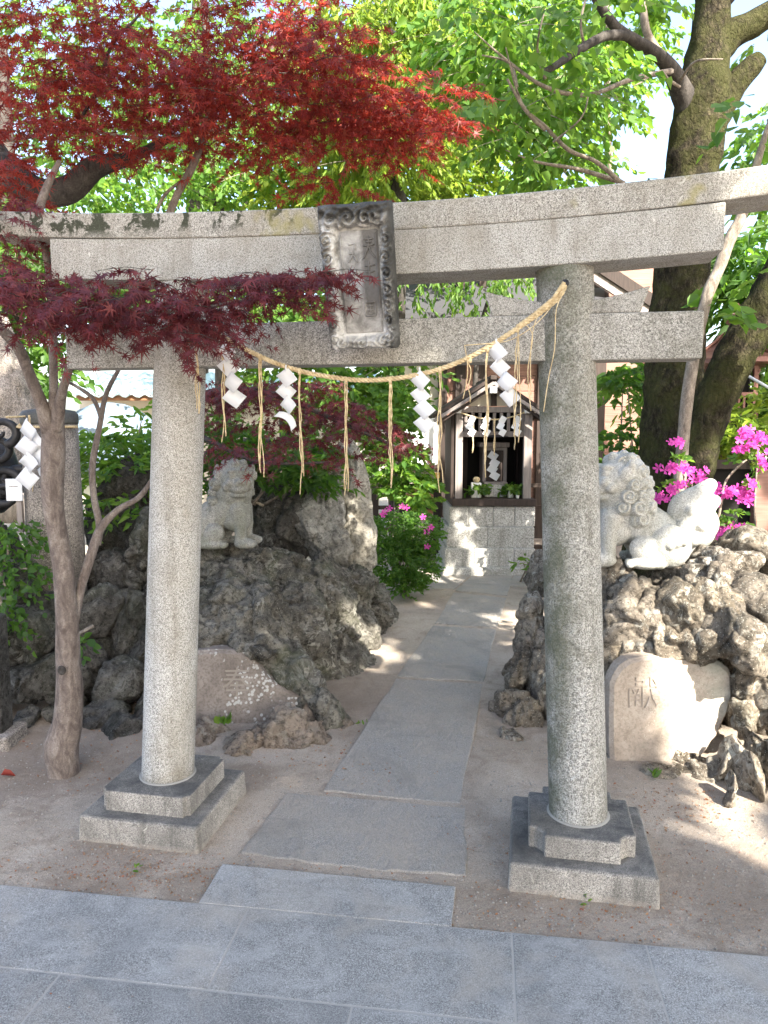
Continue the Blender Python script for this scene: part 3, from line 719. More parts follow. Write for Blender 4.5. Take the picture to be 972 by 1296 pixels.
lm = thing('rockery', 'craggy dark rock mound left of the path carrying a squat lion statue', 'rockery', tuple(G(370, 880)))
def fused(name, parent, mat, seed, voxel=.017, crk=.045, lump=.05):
    """melts the loose rocks under parent into one continuous outcrop, then cuts folds and clefts into it"""
    kids = [o for o in bpy.data.objects if o.parent == parent and o.get('melt')]
    b = bmesh.new()
    for o in kids: b.from_mesh(o.data)
    me = bpy.data.meshes.new(name); b.to_mesh(me); b.free()
    for o in kids: bpy.data.objects.remove(o)
    o = link(bpy.data.objects.new(name, me), parent); md = o.modifiers.new('r', 'REMESH'); md.mode = 'VOXEL'; md.voxel_size = voxel
    bpy.context.view_layer.update(); me = bpy.data.meshes.new_from_object(o.evaluated_get(bpy.context.evaluated_depsgraph_get())); o.modifiers.clear(); o.data = me
    b = bmesh.new(); b.from_mesh(me); bmesh.ops.smooth_vert(b, verts=b.verts, factor=.5, use_axis_x=True, use_axis_y=True, use_axis_z=True); bmesh.ops.smooth_vert(b, verts=b.verts, factor=.5, use_axis_x=True, use_axis_y=True, use_axis_z=True); b.normal_update()
    off = Vector((seed, seed*.7, seed*.3)); L = []
    for v in b.verts:
        p = v.co+off; w = Vector((p.x, p.y, p.z*.62+.35*p.x)); wq = w+Vector((noise.noise(w*4), noise.noise(w*4+Vector((9, 0, 0))), noise.noise(w*4+Vector((0, 9, 0)))))*.09
        g1 = abs(noise.noise(wq*4.2)); g2 = abs(noise.noise(wq*9.5+Vector((5, 5, 5)))); g3 = abs(noise.noise(wq*21))
        dd, pp = noise.voronoi(wq*5.0); cell = noise.noise(Vector(pp[0])*9.7)
        d = -crk*max(0, 1-g1*9)**1.5-crk*.45*max(0, 1-g2*6)**1.3-.007*max(0, 1-g3*5)+lump*.6*noise.fractal(wq*3.2, .9, 2.1, 3)+.026*cell+.012*noise.fractal(p*17, .8, 2.2, 3)
        L.append(v.co+v.normal*d)
    for v, c in zip(b.verts, L): v.co = c
    b.to_mesh(me); b.free(); me.materials.clear(); me.materials.append(mat); me.polygons.foreach_set('use_smooth', [True]*len(me.polygons)); me.update()
    return o
def melt(fn):
    before = set(bpy.data.objects); fn()
    for o in set(bpy.data.objects)-before: o['melt'] = 1
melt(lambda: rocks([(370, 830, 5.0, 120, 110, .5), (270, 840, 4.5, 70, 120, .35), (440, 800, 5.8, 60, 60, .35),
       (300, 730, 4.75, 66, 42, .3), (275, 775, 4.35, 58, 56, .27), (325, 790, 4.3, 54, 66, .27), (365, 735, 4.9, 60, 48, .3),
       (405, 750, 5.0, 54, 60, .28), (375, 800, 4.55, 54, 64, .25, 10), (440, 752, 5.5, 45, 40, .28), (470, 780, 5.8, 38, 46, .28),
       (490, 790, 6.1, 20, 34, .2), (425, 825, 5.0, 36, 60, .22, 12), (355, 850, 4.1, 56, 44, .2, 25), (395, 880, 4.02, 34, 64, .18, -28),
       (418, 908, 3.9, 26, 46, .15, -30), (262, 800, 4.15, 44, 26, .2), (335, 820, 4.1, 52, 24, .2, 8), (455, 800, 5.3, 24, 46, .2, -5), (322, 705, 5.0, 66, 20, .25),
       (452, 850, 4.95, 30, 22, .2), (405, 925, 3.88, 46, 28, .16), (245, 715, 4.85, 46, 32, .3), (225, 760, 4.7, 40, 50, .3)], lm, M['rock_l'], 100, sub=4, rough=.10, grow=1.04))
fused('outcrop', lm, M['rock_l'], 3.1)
rocks([(352, 935, 3.66, 52, 38, .2), (312, 952, 3.58, 34, 26, .14), (258, 940, 3.72, 38, 30, .16), (215, 950, 3.85, 40, 30, .2), (395, 938, 3.72, 38, 34, .16), (428, 935, 3.85, 28, 26, .14), (455, 845, 5.0, 26, 20, .15), (470, 820, 5.5, 30, 16, .15)], lm, M['rock_s'], 180, grow=1.1, rough=.16)
ts = thing('standing_stone', 'tall pale grey standing stone at the top right of the left rock mound', 'stone', tuple(P(448, 735, 5.9)))
rock(P(446, 650, 5.75), (.19, .16, .62), 301, M['rock_p'], 'rock', ts, 5, rough=.16, yaw=10, tilt=4, vert=.3)
rock(P(408, 665, 5.7), (.30, .2, .42), 303, M['rock_p'], 'rock', ts, 5, rough=.16, yaw=-10, tilt=-8)
rocks([(355, 665, 5.8, 50, 55, .3), (330, 610, 6.1, 62, 60, .3), (390, 620, 6.2, 40, 60, .3)], lm, M['rock_d'], 320, sub=4)
# stone walling at the far left, behind the maple
lw = thing('rock_wall', 'low wall of dark rounded rocks behind the maple trunk at the left', 'rock wall', tuple(G(110, 930)))
rocks([(90, 860, 4.6, 170, 110, .4), (-60, 800, 4.5, 120, 160, .4)], lw, M['rock_d'], 400, sub=5)
rocks([(160, 645, 5.3, 42, 85, .35), (150, 730, 4.7, 45, 40, .22), (185, 700, 4.8, 30, 60, .22), (125, 775, 4.35, 40, 40, .2), (165, 790, 4.4, 22, 55, .18), (190, 830, 4.3, 34, 40, .2),
       (40, 800, 4.1, 48, 45, .2), (20, 740, 4.3, 40, 40, .2), (70, 850, 4.05, 36, 42, .18), (30, 865, 3.95, 34, 38, .16), (110, 840, 4.15, 34, 38, .18), (150, 865, 4.1, 38, 38, .18),
       (130, 905, 3.95, 38, 30, .18), (85, 905, 3.95, 38, 28, .16), (30, 912, 3.85, 24, 20, .12), (160, 925, 3.8, 34, 28, .16), (190, 900, 4.0, 34, 36, .18), (60, 775, 4.25, 36, 28, .16), (-20, 850, 3.95, 40, 60, .2), (145, 685, 5.0, 25, 30, .2)], lw, M['rock_d'], 430, rough=.13)
# right rockery
rm = thing('rockery', 'brown volcanic rock mound right of the path carrying the pale lion statue', 'rockery', tuple(G(850, 930)))
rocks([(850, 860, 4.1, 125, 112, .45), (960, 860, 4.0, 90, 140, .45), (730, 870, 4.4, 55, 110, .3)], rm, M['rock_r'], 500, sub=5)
rocks([(692, 730, 4.8, 22, 34, .22), (677, 795, 4.5, 26, 44, .22), (660, 850, 4.25, 25, 34, .2), (652, 915, 3.95, 28, 44, .2), (672, 962, 3.68, 26, 28, .14), (690, 880, 4.05, 28, 60, .2), (684, 835, 4.3, 26, 44, .2),
       (640, 940, 3.75, 16, 26, .12)], rm, M['rock_r'], 520, grow=1.1)
rocks([(775, 735, 4.05, 34, 34, .2), (800, 745, 3.8, 30, 22, .15), (820, 780, 3.72, 34, 32, .18), (788, 790, 3.7, 38, 36, .18), (770, 825, 3.75, 24, 50, .15), (805, 825, 3.65, 26, 24, .14), (770, 870, 3.7, 14, 40, .12), (735, 760, 4.2, 40, 60, .25), (740, 830, 4.0, 40, 50, .2)], rm, M['rock_r'], 540, grow=1.1, rough=.15)
rocks([(855, 770, 3.66, 38, 36, .2), (875, 735, 3.95, 45, 30, .25), (915, 722, 3.8, 44, 38, .25), (905, 765, 3.6, 38, 34, .2), (860, 815, 3.55, 38, 24, .16), (900, 812, 3.5, 34, 28, .16), (945, 760, 3.55, 38, 38, .2), (950, 810, 3.4, 38, 38, .2),
       (948, 860, 3.5, 22, 40, .14), (968, 880, 3.42, 26, 46, .16), (944, 905, 3.42, 20, 30, .12), (990, 830, 3.6, 36, 60, .2), (945, 700, 3.9, 30, 30, .2), (880, 985, 3.28, 28, 18, .12), (905, 745, 3.7, 44, 34, .2), (925, 790, 3.45, 40, 34, .18), (990, 780, 3.75, 40, 60, .22)], rm, M['rock_r'], 560, grow=1.12, rough=.14)
rocks([(835, 975, 3.35, 34, 14, .14), (800, 975, 3.42, 30, 15, .14), (770, 960, 3.5, 24, 16, .12), (870, 965, 3.42, 28, 20, .13), (908, 975, 3.25, 15, 34, .10, 22), (930, 972, 3.2, 15, 42, .10, 10), (952, 985, 3.1, 15, 42, .12, -14), (925, 1000, 3.02, 11, 28, .09, 20), (965, 955, 3.15, 20, 48, .14, -8), (990, 960, 3.1, 24, 50, .14)], rm, M['rock_r'], 590, sub=4)
# second low mound further right, so that the rockery does not end at the picture edge
rocks([(1060, 860, 3.9, 90, 110, .4), (1050, 960, 3.3, 50, 50, .25)], rm, M['rock_r'], 620)

def pxstone(name, poly, Y0, lean, thick, mat, parent, z_ref):
    """upright slab traced round an outline given in image pixels; lean = metres of set-back per metre of height"""
    vs = []; pts = []
    for px, py in poly:
        Y = Y0
        for _ in range(4): Y = Y0+lean*(P(px, py, Y).z-z_ref)
        pts.append(P(px, py, Y))
    q = smoothcurve([tuple(p) for p in pts+[pts[0]]], 4)[:-1]
    q = [Vector(v)+Vector((random.uniform(-.004, .004), 0, random.uniform(-.004, .004))) for v in q]
    m = MB(); n = len(q); cen = sum(q, Vector())/n
    inner = [cen+(p-cen)*.94+Vector((0, -.018, 0)) for p in q]
    m.v = [tuple(p) for p in q]+[tuple(p+Vector((0, thick, 0))) for p in q]+[tuple(p) for p in inner]+[tuple(cen+Vector((0, -.0185, 0)))]
    for i in range(n):
        j = (i+1) % n
        m.f += [(i, j, n+j, n+i), (2*n+i, 2*n+j, j, i), (3*n, 2*n+j, 2*n+i)]
    m.f.append(tuple(range(n, 2*n)))
    return m.build(name, mat, parent, world=True, smooth=False)
sl = thing('inscription_stone', 'smooth ochre inscription slab set into the front of the right rock mound', 'inscribed stone', tuple(P(850, 965, 3.45)))
f1 = pxstone('face', [(772, 975), (770, 900), (775, 855), (795, 835), (835, 830), (895, 834), (922, 846), (926, 880), (912, 920), (888, 955), (880, 975), (830, 985)], 3.43, .12, .08, M['slab'], sl, P(850, 965, 3.43).z)
s2 = thing('inscription_stone', 'brown inscription stone with white lichen patches low on the left rock mound', 'inscribed stone', tuple(P(300, 940, 3.86)))
f2 = pxstone('face', [(225, 960), (222, 860), (240, 826), (290, 822), (318, 832), (345, 862), (388, 886), (398, 912), (372, 935), (320, 958), (270, 972)], 3.86, .16, .08, M['slab_lichen'], s2, P(300, 940, 3.86).z)
def carve(stone, ch, px, py, size, gmat, sx=1.0, depth=.007):
    """cuts the character into the face of the stone (a real groove)"""
    cu = bpy.data.curves.new('glyph', 'FONT'); cu.body = ch; cu.size = size; cu.extrude = .03; cu.align_x = 'CENTER'; cu.align_y = 'CENTER'; cu.resolution_u = 2
    tmp = bpy.data.objects.new('glyph', cu); COL.objects.link(tmp); bpy.context.view_layer.update()
    dg = bpy.context.evaluated_depsgraph_get(); me = bpy.data.meshes.new_from_object(tmp.evaluated_get(dg)); bpy.data.objects.remove(tmp)
    b = bmesh.new(); b.from_mesh(me); bmesh.ops.remove_doubles(b, verts=b.verts, dist=1e-5); b.to_mesh(me); b.free(); me.materials.clear(); me.materials.append(gmat)
    W = rootmat(stone.parent); W.invert()
    loc, nr, idx, dist = None, None, None, None
    hit = stone.ray_cast(W @ Vector((0, 0, CAM_H)), (W.to_3x3() @ ray(px, py)).normalized())
    loc, nr = hit[1], hit[2]
    if nr.dot(Vector((0, -1, 0))) < 0: nr = -nr
    q = nr.to_track_quat('Z', 'Y'); up = Vector((0, 0, 1)); xa = up.cross(nr).normalized(); ya = nr.cross(xa)
    rm_ = Matrix((xa, ya, nr)).transposed().to_4x4()
    me.transform(Matrix.Translation(loc+nr*(.03-depth)) @ rm_ @ Matrix.Diagonal((sx, 1, 1, 1)))
    cut = bpy.data.objects.new('cutter', me); COL.objects.link(cut); cut.parent = stone.parent
    md = stone.modifiers.new('carve', 'BOOLEAN'); md.operation = 'DIFFERENCE'; md.solver = 'EXACT'; md.material_mode = 'TRANSFER'; md.object = cut
    bpy.context.view_layer.update(); dg = bpy.context.evaluated_depsgraph_get()
    new = bpy.data.meshes.new_from_object(stone.evaluated_get(dg)); stone.modifiers.clear(); bpy.data.objects.remove(cut)
    print('CARVE', ch, hit[0], len(new.vertices), len(stone.data.vertices))
    if len(new.vertices) > len(stone.data.vertices): stone.data = new
bpy.context.view_layer.update()
carve(f2, '奉', 300, 866, .17, NT('pale lichened groove').done((.27, .24, .21), .95))
carve(f1, '献', 812, 880, .16, NT('tinted groove').done((.365, .31, .26), .95))  # tint stands in for groove shading too faint to show

# ================================================================== LION STATUES
def caps(a, b, ra, rb, n=5):
    a = Vector(a); b = Vector(b)
    return [(tuple(a.lerp(b, i/n)), (ra+(rb-ra)*i/n,)*3) for i in range(n+1)]
def sculpt(name, blobs, mat, parent, voxel=.011, smooth_it=2, disp=.0):
    m = MB()
    for bl in blobs:
        c, r = bl[0], bl[1]; rt = Euler([R(x) for x in bl[2]]).to_matrix() if len(bl) > 2 else None
        if not hasattr(r, '__len__'): r = (r, r, r)
        m.ell(c, r, rt, 8 if max(r) < .06 else 12)
    o = m.build(name, mat, parent)
    md = o.modifiers.new('remesh', 'REMESH'); md.mode = 'VOXEL'; md.voxel_size = voxel; md.use_smooth_shade = True
    md = o.modifiers.new('smooth', 'SMOOTH'); md.iterations = smooth_it; md.factor = .5
    return o
_curl = {}
def curl_mesh(mat, sz):
    if (mat.name, sz) in _curl: return _curl[(mat.name, sz)]
    m = MB(); NR_, NA = 11, 20; m.v.append((0, 0, 1.05))
    for i in range(1, NR_+1):
        r_ = i/NR_
        for j in range(NA):
            a = 2*math.pi*j/NA; g_ = .20*math.cos(r_*2*math.pi*1.9-a)*(1 if r_ < .93 else .3)
            m.v.append((r_*math.cos(a)*1.02, r_*math.sin(a)*1.02, (math.sqrt(max(0, 1-r_*r_))*.85+g_*min(1, r_*3)) if i < NR_ else -.45))
    for j in range(NA): m.f.append((0, 1+j, 1+(j+1) % NA))
    for i in range(NR_-1):
        for j in range(NA): m.f.append((1+i*NA+j, 1+(i+1)*NA+j, 1+(i+1)*NA+(j+1) % NA, 1+i*NA+(j+1) % NA))
    me = bpy.data.meshes.new('curl'); me.from_pydata([tuple(sz*q for q in v) for v in m.v], [], m.f); me.materials.append(mat); me.polygons.foreach_set('use_smooth', [True]*len(me.polygons)); _curl[(mat.name, sz)] = me
    return me
def lion(label, loc, rotz, s_, mirror, mat, seed, look=(.45, -.9)):
    th = thing('lion_statue', label, 'statue', tuple(loc), rotz, None)
    k = -1 if mirror else 1; rnd = random.Random(seed)
    def X(bl):
        out = []
        for b in bl:
            c = b[0]; r = b[1] if hasattr(b[1], '__len__') else (b[1],)*3
            e = b[2] if len(b) > 2 else (0, 0, 0)
            out.append(((c[0]*k*s_, c[1]*s_, c[2]*s_), tuple(q*s_ for q in r), (e[0], e[1]*k, e[2]*k)))
        return out
    B = []
    B += [((.17, -.02, .66), (.21, .21, .19)), ((-.22, 0, .27), (.22, .20, .22))]+caps((-.2, 0, .3), (.12, 0, .5), .2, .2)+[((.17, 0, .46), (.19, .2, .23)), ((.2, -.04, .36), (.16, .17, .15))]
    for sy in (-1, 1):
        B += caps((.24, sy*.14, .48), (.27, sy*.15, .30), .10, .075)+caps((.27, sy*.15, .30), (.26, sy*.15, .12), .07, .065)
        B += [((.31, sy*.15, .10), (.12, .09, .065))]+[((.40, sy*.15+t, .095), (.04, .03, .04)) for t in (-.05, 0, .05)]
        B += [((-.24, sy*.17, .24), (.18, .10, .19)), ((-.02, sy*.2, .22), (.12, .08, .11))]+caps((-.02, sy*.2, .22), (-.16, sy*.2, .1), .08, .06)
        B += [((-.05, sy*.2, .095), (.16, .08, .06))]+[((.09, sy*.2+t, .09), (.04, .028, .04)) for t in (-.045, 0, .045)]
        B += [((-.33+.05*i, sy*.25, .30-.02*i), .045) for i in range(3)]
    # head turned towards the visitor (forward and towards -y)
    h = Vector((.20, -.06, .80)); d = Vector((look[0], look[1], -.06)).normalized(); sd = d.cross(Vector((0, 0, 1))).normalized(); up = Vector((0, 0, 1))
    def H(f, s2, u): return tuple(h+d*f+sd*s2+up*u)
    B += [(tuple(h), (.19, .19, .18)), (H(-.06, 0, .03), .2), (H(.12, 0, -.03), (.13, .13, .10)), (H(.17, 0, -.07), (.10, .10, .055)), (H(.16, 0, .0), (.09, .09, .05)), (H(.13, 0, -.14), (.10, .10, .04))]
    B += [(H(.235, 0, .02), (.05, .05, .035)), (H(.24, .035, .0), .028), (H(.24, -.035, .0), .028)]
    for sg in (-1, 1):
        B += [(H(.15, sg*.075, .075), .042), (H(.14, sg*.075, .125), (.055, .05, .028)), (H(.17, sg*.105, .0), .045), (H(.12, sg*.13, -.05), .05), (H(.02, sg*.19, .06), (.06, .03, .07)), (H(-.02, sg*.2, .13), (.035, .03, .06))]
        B += [(H(.20, sg*.045, -.10), (.02, .02, .03))]
    B += [(H(.05, 0, .20), .05), (H(-.05, .0, .21), .05), (H(-.05, .1, .19), .05), (H(-.05, -.1, .19), .05)]
    body = sculpt('body', X(B), mat, th, .0068*s_/.62, 2)
    CU = []
    for row, (z, rad, n) in enumerate(((.955, .13, 7), (.87, .19, 9), (.77, .215, 10), (.67, .22, 10), (.57, .215, 10), (.47, .20, 9))):
        for i in range(n):
            a = 2*math.pi*i/n+row*.3; v = Vector((math.cos(a), math.sin(a), 0))
            if v.dot(Vector((d.x, d.y, 0)).normalized()) > (.35 if row < 4 else .6): continue
            c = Vector((.19-.02*row, -.03+.0*row, z))+v*rad*.95
            CU.append((c-v*.02, (v+Vector((0, 0, .15))).normalized()))
    for (c0, v) in CU:
        q = Vector((v.x*k, v.y, v.z)).to_track_quat('Z', 'Y').to_matrix().to_4x4()
        o = bpy.data.objects.new('curl', curl_mesh(mat, .074*s_*rnd.choice((.85, 1.0, 1.12)))); link(o, th)
        o.matrix_local = Matrix.Translation(Vector((c0.x*k*s_, c0.y*s_, c0.z*s_))) @ q @ Matrix.Rotation(rnd.uniform(0, 6), 4, 'Z')
    Tt = [((-.42, 0, .44), (.16, .11, .24), (0, -22, 0)), ((-.34, 0, .26), (.15, .13, .16)), ((-.50, 0, .36), (.13, .10, .16), (0, -40, 0))]
    for (x0, z0), (x1, z1), r in (((-.44, .46), (-.58, .76), .17), ((-.38, .50), (-.46, .70), .14), ((-.50, .42), (-.62, .62), .16), ((-.50, .34), (-.60, .44), .13)):
        for j in range(15):
            t = j/14; bx_ = .05*math.sin(t*3.1); Tt.append(((x0+(x1-x0)*t+bx_, 0, z0+(z1-z0)*t), (r*(1-.7*t)+.01, r*.7*(1-.7*t)+.01, r*(1-.7*t)+.01)))
    for i, (x, z, q) in enumerate(((-.44, .30, .07), (-.34, .40, .065), (-.50, .42, .06), (-.41, .54, .05), (-.28, .28, .06))): Tt += [((x, -.09, z), q), ((x+.01, -.12, z), q*.55), ((x, .09, z), q)]
    sculpt('tail', X(Tt), mat, th, .007*s_/.62, 2)
    return th
pR = P(806, 716, 4.02)
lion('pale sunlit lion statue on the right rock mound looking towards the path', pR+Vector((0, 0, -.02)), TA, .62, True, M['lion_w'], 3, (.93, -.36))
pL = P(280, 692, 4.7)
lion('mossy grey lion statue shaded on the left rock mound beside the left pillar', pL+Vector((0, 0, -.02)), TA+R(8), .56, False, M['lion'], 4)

# ================================================================== STONE POST, MONUMENT AND ORNAMENTS AT THE LEFT
sp = thing('stone_post', 'thick round brown granite post with a dark cap behind the maple trunk', 'stone post', tuple(P(74, 752, 4.5)))
r_ = 34*4.5/F_; top = P(74, 520, 4.5).z-sp.location.z
MB().lathe([(r_*1.03, 0), (r_*1.0, top*.5), (r_*.97, top*.93)], 36).build('shaft', M['post_stone'], sp, smooth=True)
MB().lathe([(r_*.985, top*.93), (r_*1.0, top*.94), (r_*1.0, top*.98), (r_*.9, top), (r_*.5, top*1.01)], 36).build('cap', M['dark_cap'], sp, smooth=True)
MB().box((0, .0, -.06), (.46, .46, .12)).build('base', M['post_stone'], sp, bevel=.015)
r2 = thing('straw_rope', 'short straw rope tied round the brown granite post', 'rope', tuple(sp.location+Vector((0, 0, top*.9))))
cc = Vector((0, 0, 0)); loop = [Vector(sp.location)+Vector(((r_+.008)*math.cos(a), (r_+.008)*math.sin(a), top*.915)) for a in np.linspace(-.1, -math.pi+.05, 24)]
twisted(loop, .008, .04, 'cord', r2)
twisted([loop[-1], loop[-1]+Vector((-.02, -.01, 0)), P(38, 527, 4.4), P(8, 528, 4.2)], .006, .04, 'cord', r2)
straws(Vector(sp.location)+Vector((.07, -r_-.01, top*.915)), .50, 3, .006, r2, 81, r=.0024)
straws(P(37, 528, 4.3), .42, 3, .008, r2, 82, r=.0024)
GL = 'paper streamers at the granite post'
streamer(34, 532, 84, 4, -.05, 'white zigzag paper streamer hanging before the black bronze at the left edge', GL, off=1.02, rot0=30, seed=11)
streamer(44, 545, 62, 3, .3, 'white zigzag paper streamer hanging next to the left edge of the granite post', GL, off=1.05, rot0=40, seed=12)
mn = thing('stone_monument', 'broad rough grey stone monument rising behind the post at the left edge', 'monument', tuple(P(10, 640, 5.4)))
rock(P(8, 520, 5.4)+Vector((-.12, 0, -.1)), (.40, .16, .86), 702, M['post_stone'], 'rock', mn, 5, rough=.08, yaw=5, vert=1, facets=12)
bb = thing('bronze_ornament', 'black bronze ornament of coiled scrolls at the left edge of the view', 'ornament', tuple(P(8, 640, 4.6)))
m = MB(); rnd = random.Random(5)
for i in range(7):
    c = P(rnd.uniform(-30, 26), rnd.uniform(545, 632), 4.55+rnd.uniform(-.08, .08)); pts = []; rad = []
    for j in range(26):
        t = j/25; a = t*7.5+i; q = .105*(1-t*.8); pts.append(c+Vector((q*math.cos(a), -.03*t, q*math.sin(a)*.8))); rad.append(.03*(1-.65*t))
    m.tube(pts, rad, 8)
    m.build('scroll', M['black_bronze'], bb, smooth=True, world=True); m = MB()
m.ell(P(-8, 600, 4.72), (.16, .12, .26)).build('body', M['black_bronze'], bb, smooth=True, world=True)
sg = thing('notice_board', 'small white notice on a short stake below the black bronze', 'sign', tuple(P(18, 660, 4.35)))
MB().box(P(18, 620, 4.33), (.095, .012, .13)).build('board', M['panel_white'], sg, world=True, bevel=.003)
MB().box(P(26, 650, 4.35), (.03, .03, .22)).build('stake', M['wood_grey'], sg, world=True)
m = MB()
for i, (a, b) in enumerate(((-.03, .035), (-.032, .022), (-.03, .009))): m.box(P(18, 620, 4.33)+Vector((0, -.0072, b)), (.055-.008*i, .0015, .004))
MB().box(P(18, 620, 4.33)+Vector((0, -.0072, .02)), (.05, .0015, .004)).build('faded_line', M['post_stone'], sg, world=True)
kp = thing('kerb_post', 'small weathered stone post at the lower left edge', 'post', tuple(G(2, 952)))
MB().box(P(-6, 860, 3.62)+Vector((0, 0, .02)), (.10, .12, .62)).build('shaft', M['rock_d'], kp, world=True, bevel=.01)
MB().box(P(-4, 938, 3.62), (.22, .22, .13)).build('base', M['post_stone'], kp, world=True, bevel=.015)

# ================================================================== SMALL SHRINE ON ITS STONE BASE
SY = 8.0; SC = SY/F_
def S(px, py, Y=SY): return P(px, py, Y)
sb = thing('stone_platform', 'tiered pale granite block base under the small wooden shrine', 'stone base', tuple(S(620, 726)))
def pxblock(name, x0, x1, y0, y1, Y, depth, mat, parent, bev=.006, inset=0.0):
    a = P(x0, y0, Y); b = P(x1, y1, Y)
    m = MB(); m.box(((a.x+b.x)/2, Y+depth/2, (a.z+b.z)/2), (abs(b.x-a.x), depth, abs(a.z-b.z)))
    return m.build(name, mat, parent, world=True, bevel=bev)
e = .3
for x0, x1, y0, y1, Y in ((569, 593, 641, 667, 8.12), (593.4, 624, 641, 667, 8.12), (624.4, 651, 641, 667, 8.12), (651.4, 677, 641, 667, 8.12),
                          (565.5, 617, 667.6, 694, 8.02), (617.4, 676, 667.6, 694, 8.02), (563, 600, 694.6, 718, 7.94), (600.4, 650, 694.6, 718, 7.94), (650.4, 677, 694.6, 718, 7.94), (560, 612, 718.6, 733, 7.86), (612.4, 680, 718.6, 733, 7.86)):
    pxblock('block', x0, x1, y0, y1, Y, .95, M['shrine_stone'], sb, bev=.014)
sh = thing('small_shrine', 'small silvered timber shrine with a gabled roof and open front behind the gate', 'shrine', tuple(S(622, 640)))
def bar(name, x0, y0, x1, y1, w, d, mat, Y=8.2, parent=None, up=(0, 1, 0)):
    m = MB(); m.beam(P(x0, y0, Y), P(x1, y1, Y), d, w, up=up)
    return m.build(name, mat, parent or sh, world=True, bevel=.003)
pxblock('floor', 572, 679, 632, 640.5, 8.08, .95, M['wood_dark'], sh)
for x in (577, 664): pxblock('post', x, x+8, 521, 632, 8.18, .07, M['wood_grey'], sh)
for x in (585, 655): pxblock('post', x, x+6, 525, 632, 8.85, .07, M['wood_dark'], sh)
for x in (575, 665): 
    o = pxblock('beam_end', x, x+9, 514, 523, 8.08, .09, M['white_paint'], sh)
pxblock('front_beam', 584.5, 664.5, 514.5, 522, 8.2, .05, M['wood_grey'], sh)
pxblock('lower_beam', 585.3, 663.7, 546, 553, 8.2, .05, M['wood_grey'], sh)
for i in range(9): pxblock('lattice_bar', 588+i*9, 591.4+i*9, 522.3, 545.7, 8.21, .03, M['wood_grey'], sh, bev=.002)
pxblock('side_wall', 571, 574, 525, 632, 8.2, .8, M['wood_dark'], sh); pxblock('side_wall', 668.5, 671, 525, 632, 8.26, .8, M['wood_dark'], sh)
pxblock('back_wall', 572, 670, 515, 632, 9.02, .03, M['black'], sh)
# gable and roof
g = MB(); a, b, c = P(584, 514, 8.26), P(666, 514, 8.26), P(625, 486, 8.26)
g.v = [tuple(a), tuple(b), tuple(c)]+[tuple(q+Vector((0, .03, 0))) for q in (a, b, c)]; g.f = [(0, 1, 2), (5, 4, 3), (0, 3, 4, 1), (1, 4, 5, 2), (2, 5, 3, 0)]
g.build('gable_panel', M['plaster'], sh, world=True)
bar('king_post', 625, 492, 625, 514, .055, .06, M['wood_dark'], 8.22)
for k, (xe, ye) in enumerate(((549, 529), (703, 532))):
    a0 = P(625, 480, 8.02); e0 = P(xe, ye, 8.02); dv = Vector((0, 1.25, 0)); nrm = (e0-a0).cross(dv).normalized()
    if nrm.z < 0: nrm = -nrm
    m = MB(); t0, t1 = nrm*0, nrm*.035
    m.v = [tuple(q) for q in (a0+t0, e0+t0, e0+dv+t0, a0+dv+t0, a0+t1, e0+t1, e0+dv+t1, a0+dv+t1)]
    m.f = [(0, 1, 2, 3), (7, 6, 5, 4), (0, 4, 5, 1), (1, 5, 6, 2), (2, 6, 7, 3), (3, 7, 4, 0)]
    m.build('roof', M['wood_dark'], sh, world=True)
    bar('bargeboard', 625, 484.5, xe, ye+4, .05, .035, M['wood_grey'], 7.98)
    bar('bargeboard', 625, 489.5, xe+(4 if k == 0 else -4), ye+7.5, .03, .03, M['wood_dark'], 8.03)
    for j in range(6):
        t = (j+.6)/6.4; q = a0.lerp(e0, t)-nrm*.03
        m = MB(); m.beam(q+Vector((0, .03, 0)), q+dv*.97, .03, .035); m.build('rafter', M['wood_grey'], sh, world=True)
pxblock('ridge_beam', 620.5, 629.5, 489, 497.5, 7.93, .1, M['white_paint'], sh)
pxblock('ridge_pole', 621, 629, 475, 480.5, 7.97, 1.3, M['wood_dark'], sh)
rp_ = thing('straw_rope', 'thin rope strung across the front of the small shrine', 'rope', tuple(P(622, 526, 8.13)))
MB().tube([tuple(q) for q in smoothcurve([tuple(P(a, b, 8.13)) for a, b in ((577, 520), (597, 527), (625, 531), (650, 527), (668, 520))], 6)], .008, 6).build('cord', M['straw'], rp_, smooth=True, world=True)
for px in (599, 626, 652): straws(P(px, 530, 8.12), .38, 2, .006, rp_, px, r=.006)
for i, px in enumerate((596, 615, 635, 654)):
    th = thing('paper_streamer', ('first', 'second', 'third', 'fourth')[i]+' from the left of four small paper streamers on the shrine front', 'paper streamer', tuple(P(px, 526, 8.1)), 0, 'paper streamers on the shrine')
    for j in range(3):
        m = MB(); m.box((.012*(-1)**j, 0, -.045-.068*j), (.07, .003, .075), Euler((R(10*(-1)**j), R(28), R(14*(-1)**j))).to_matrix()); m.build('fold', M['paper'], th)
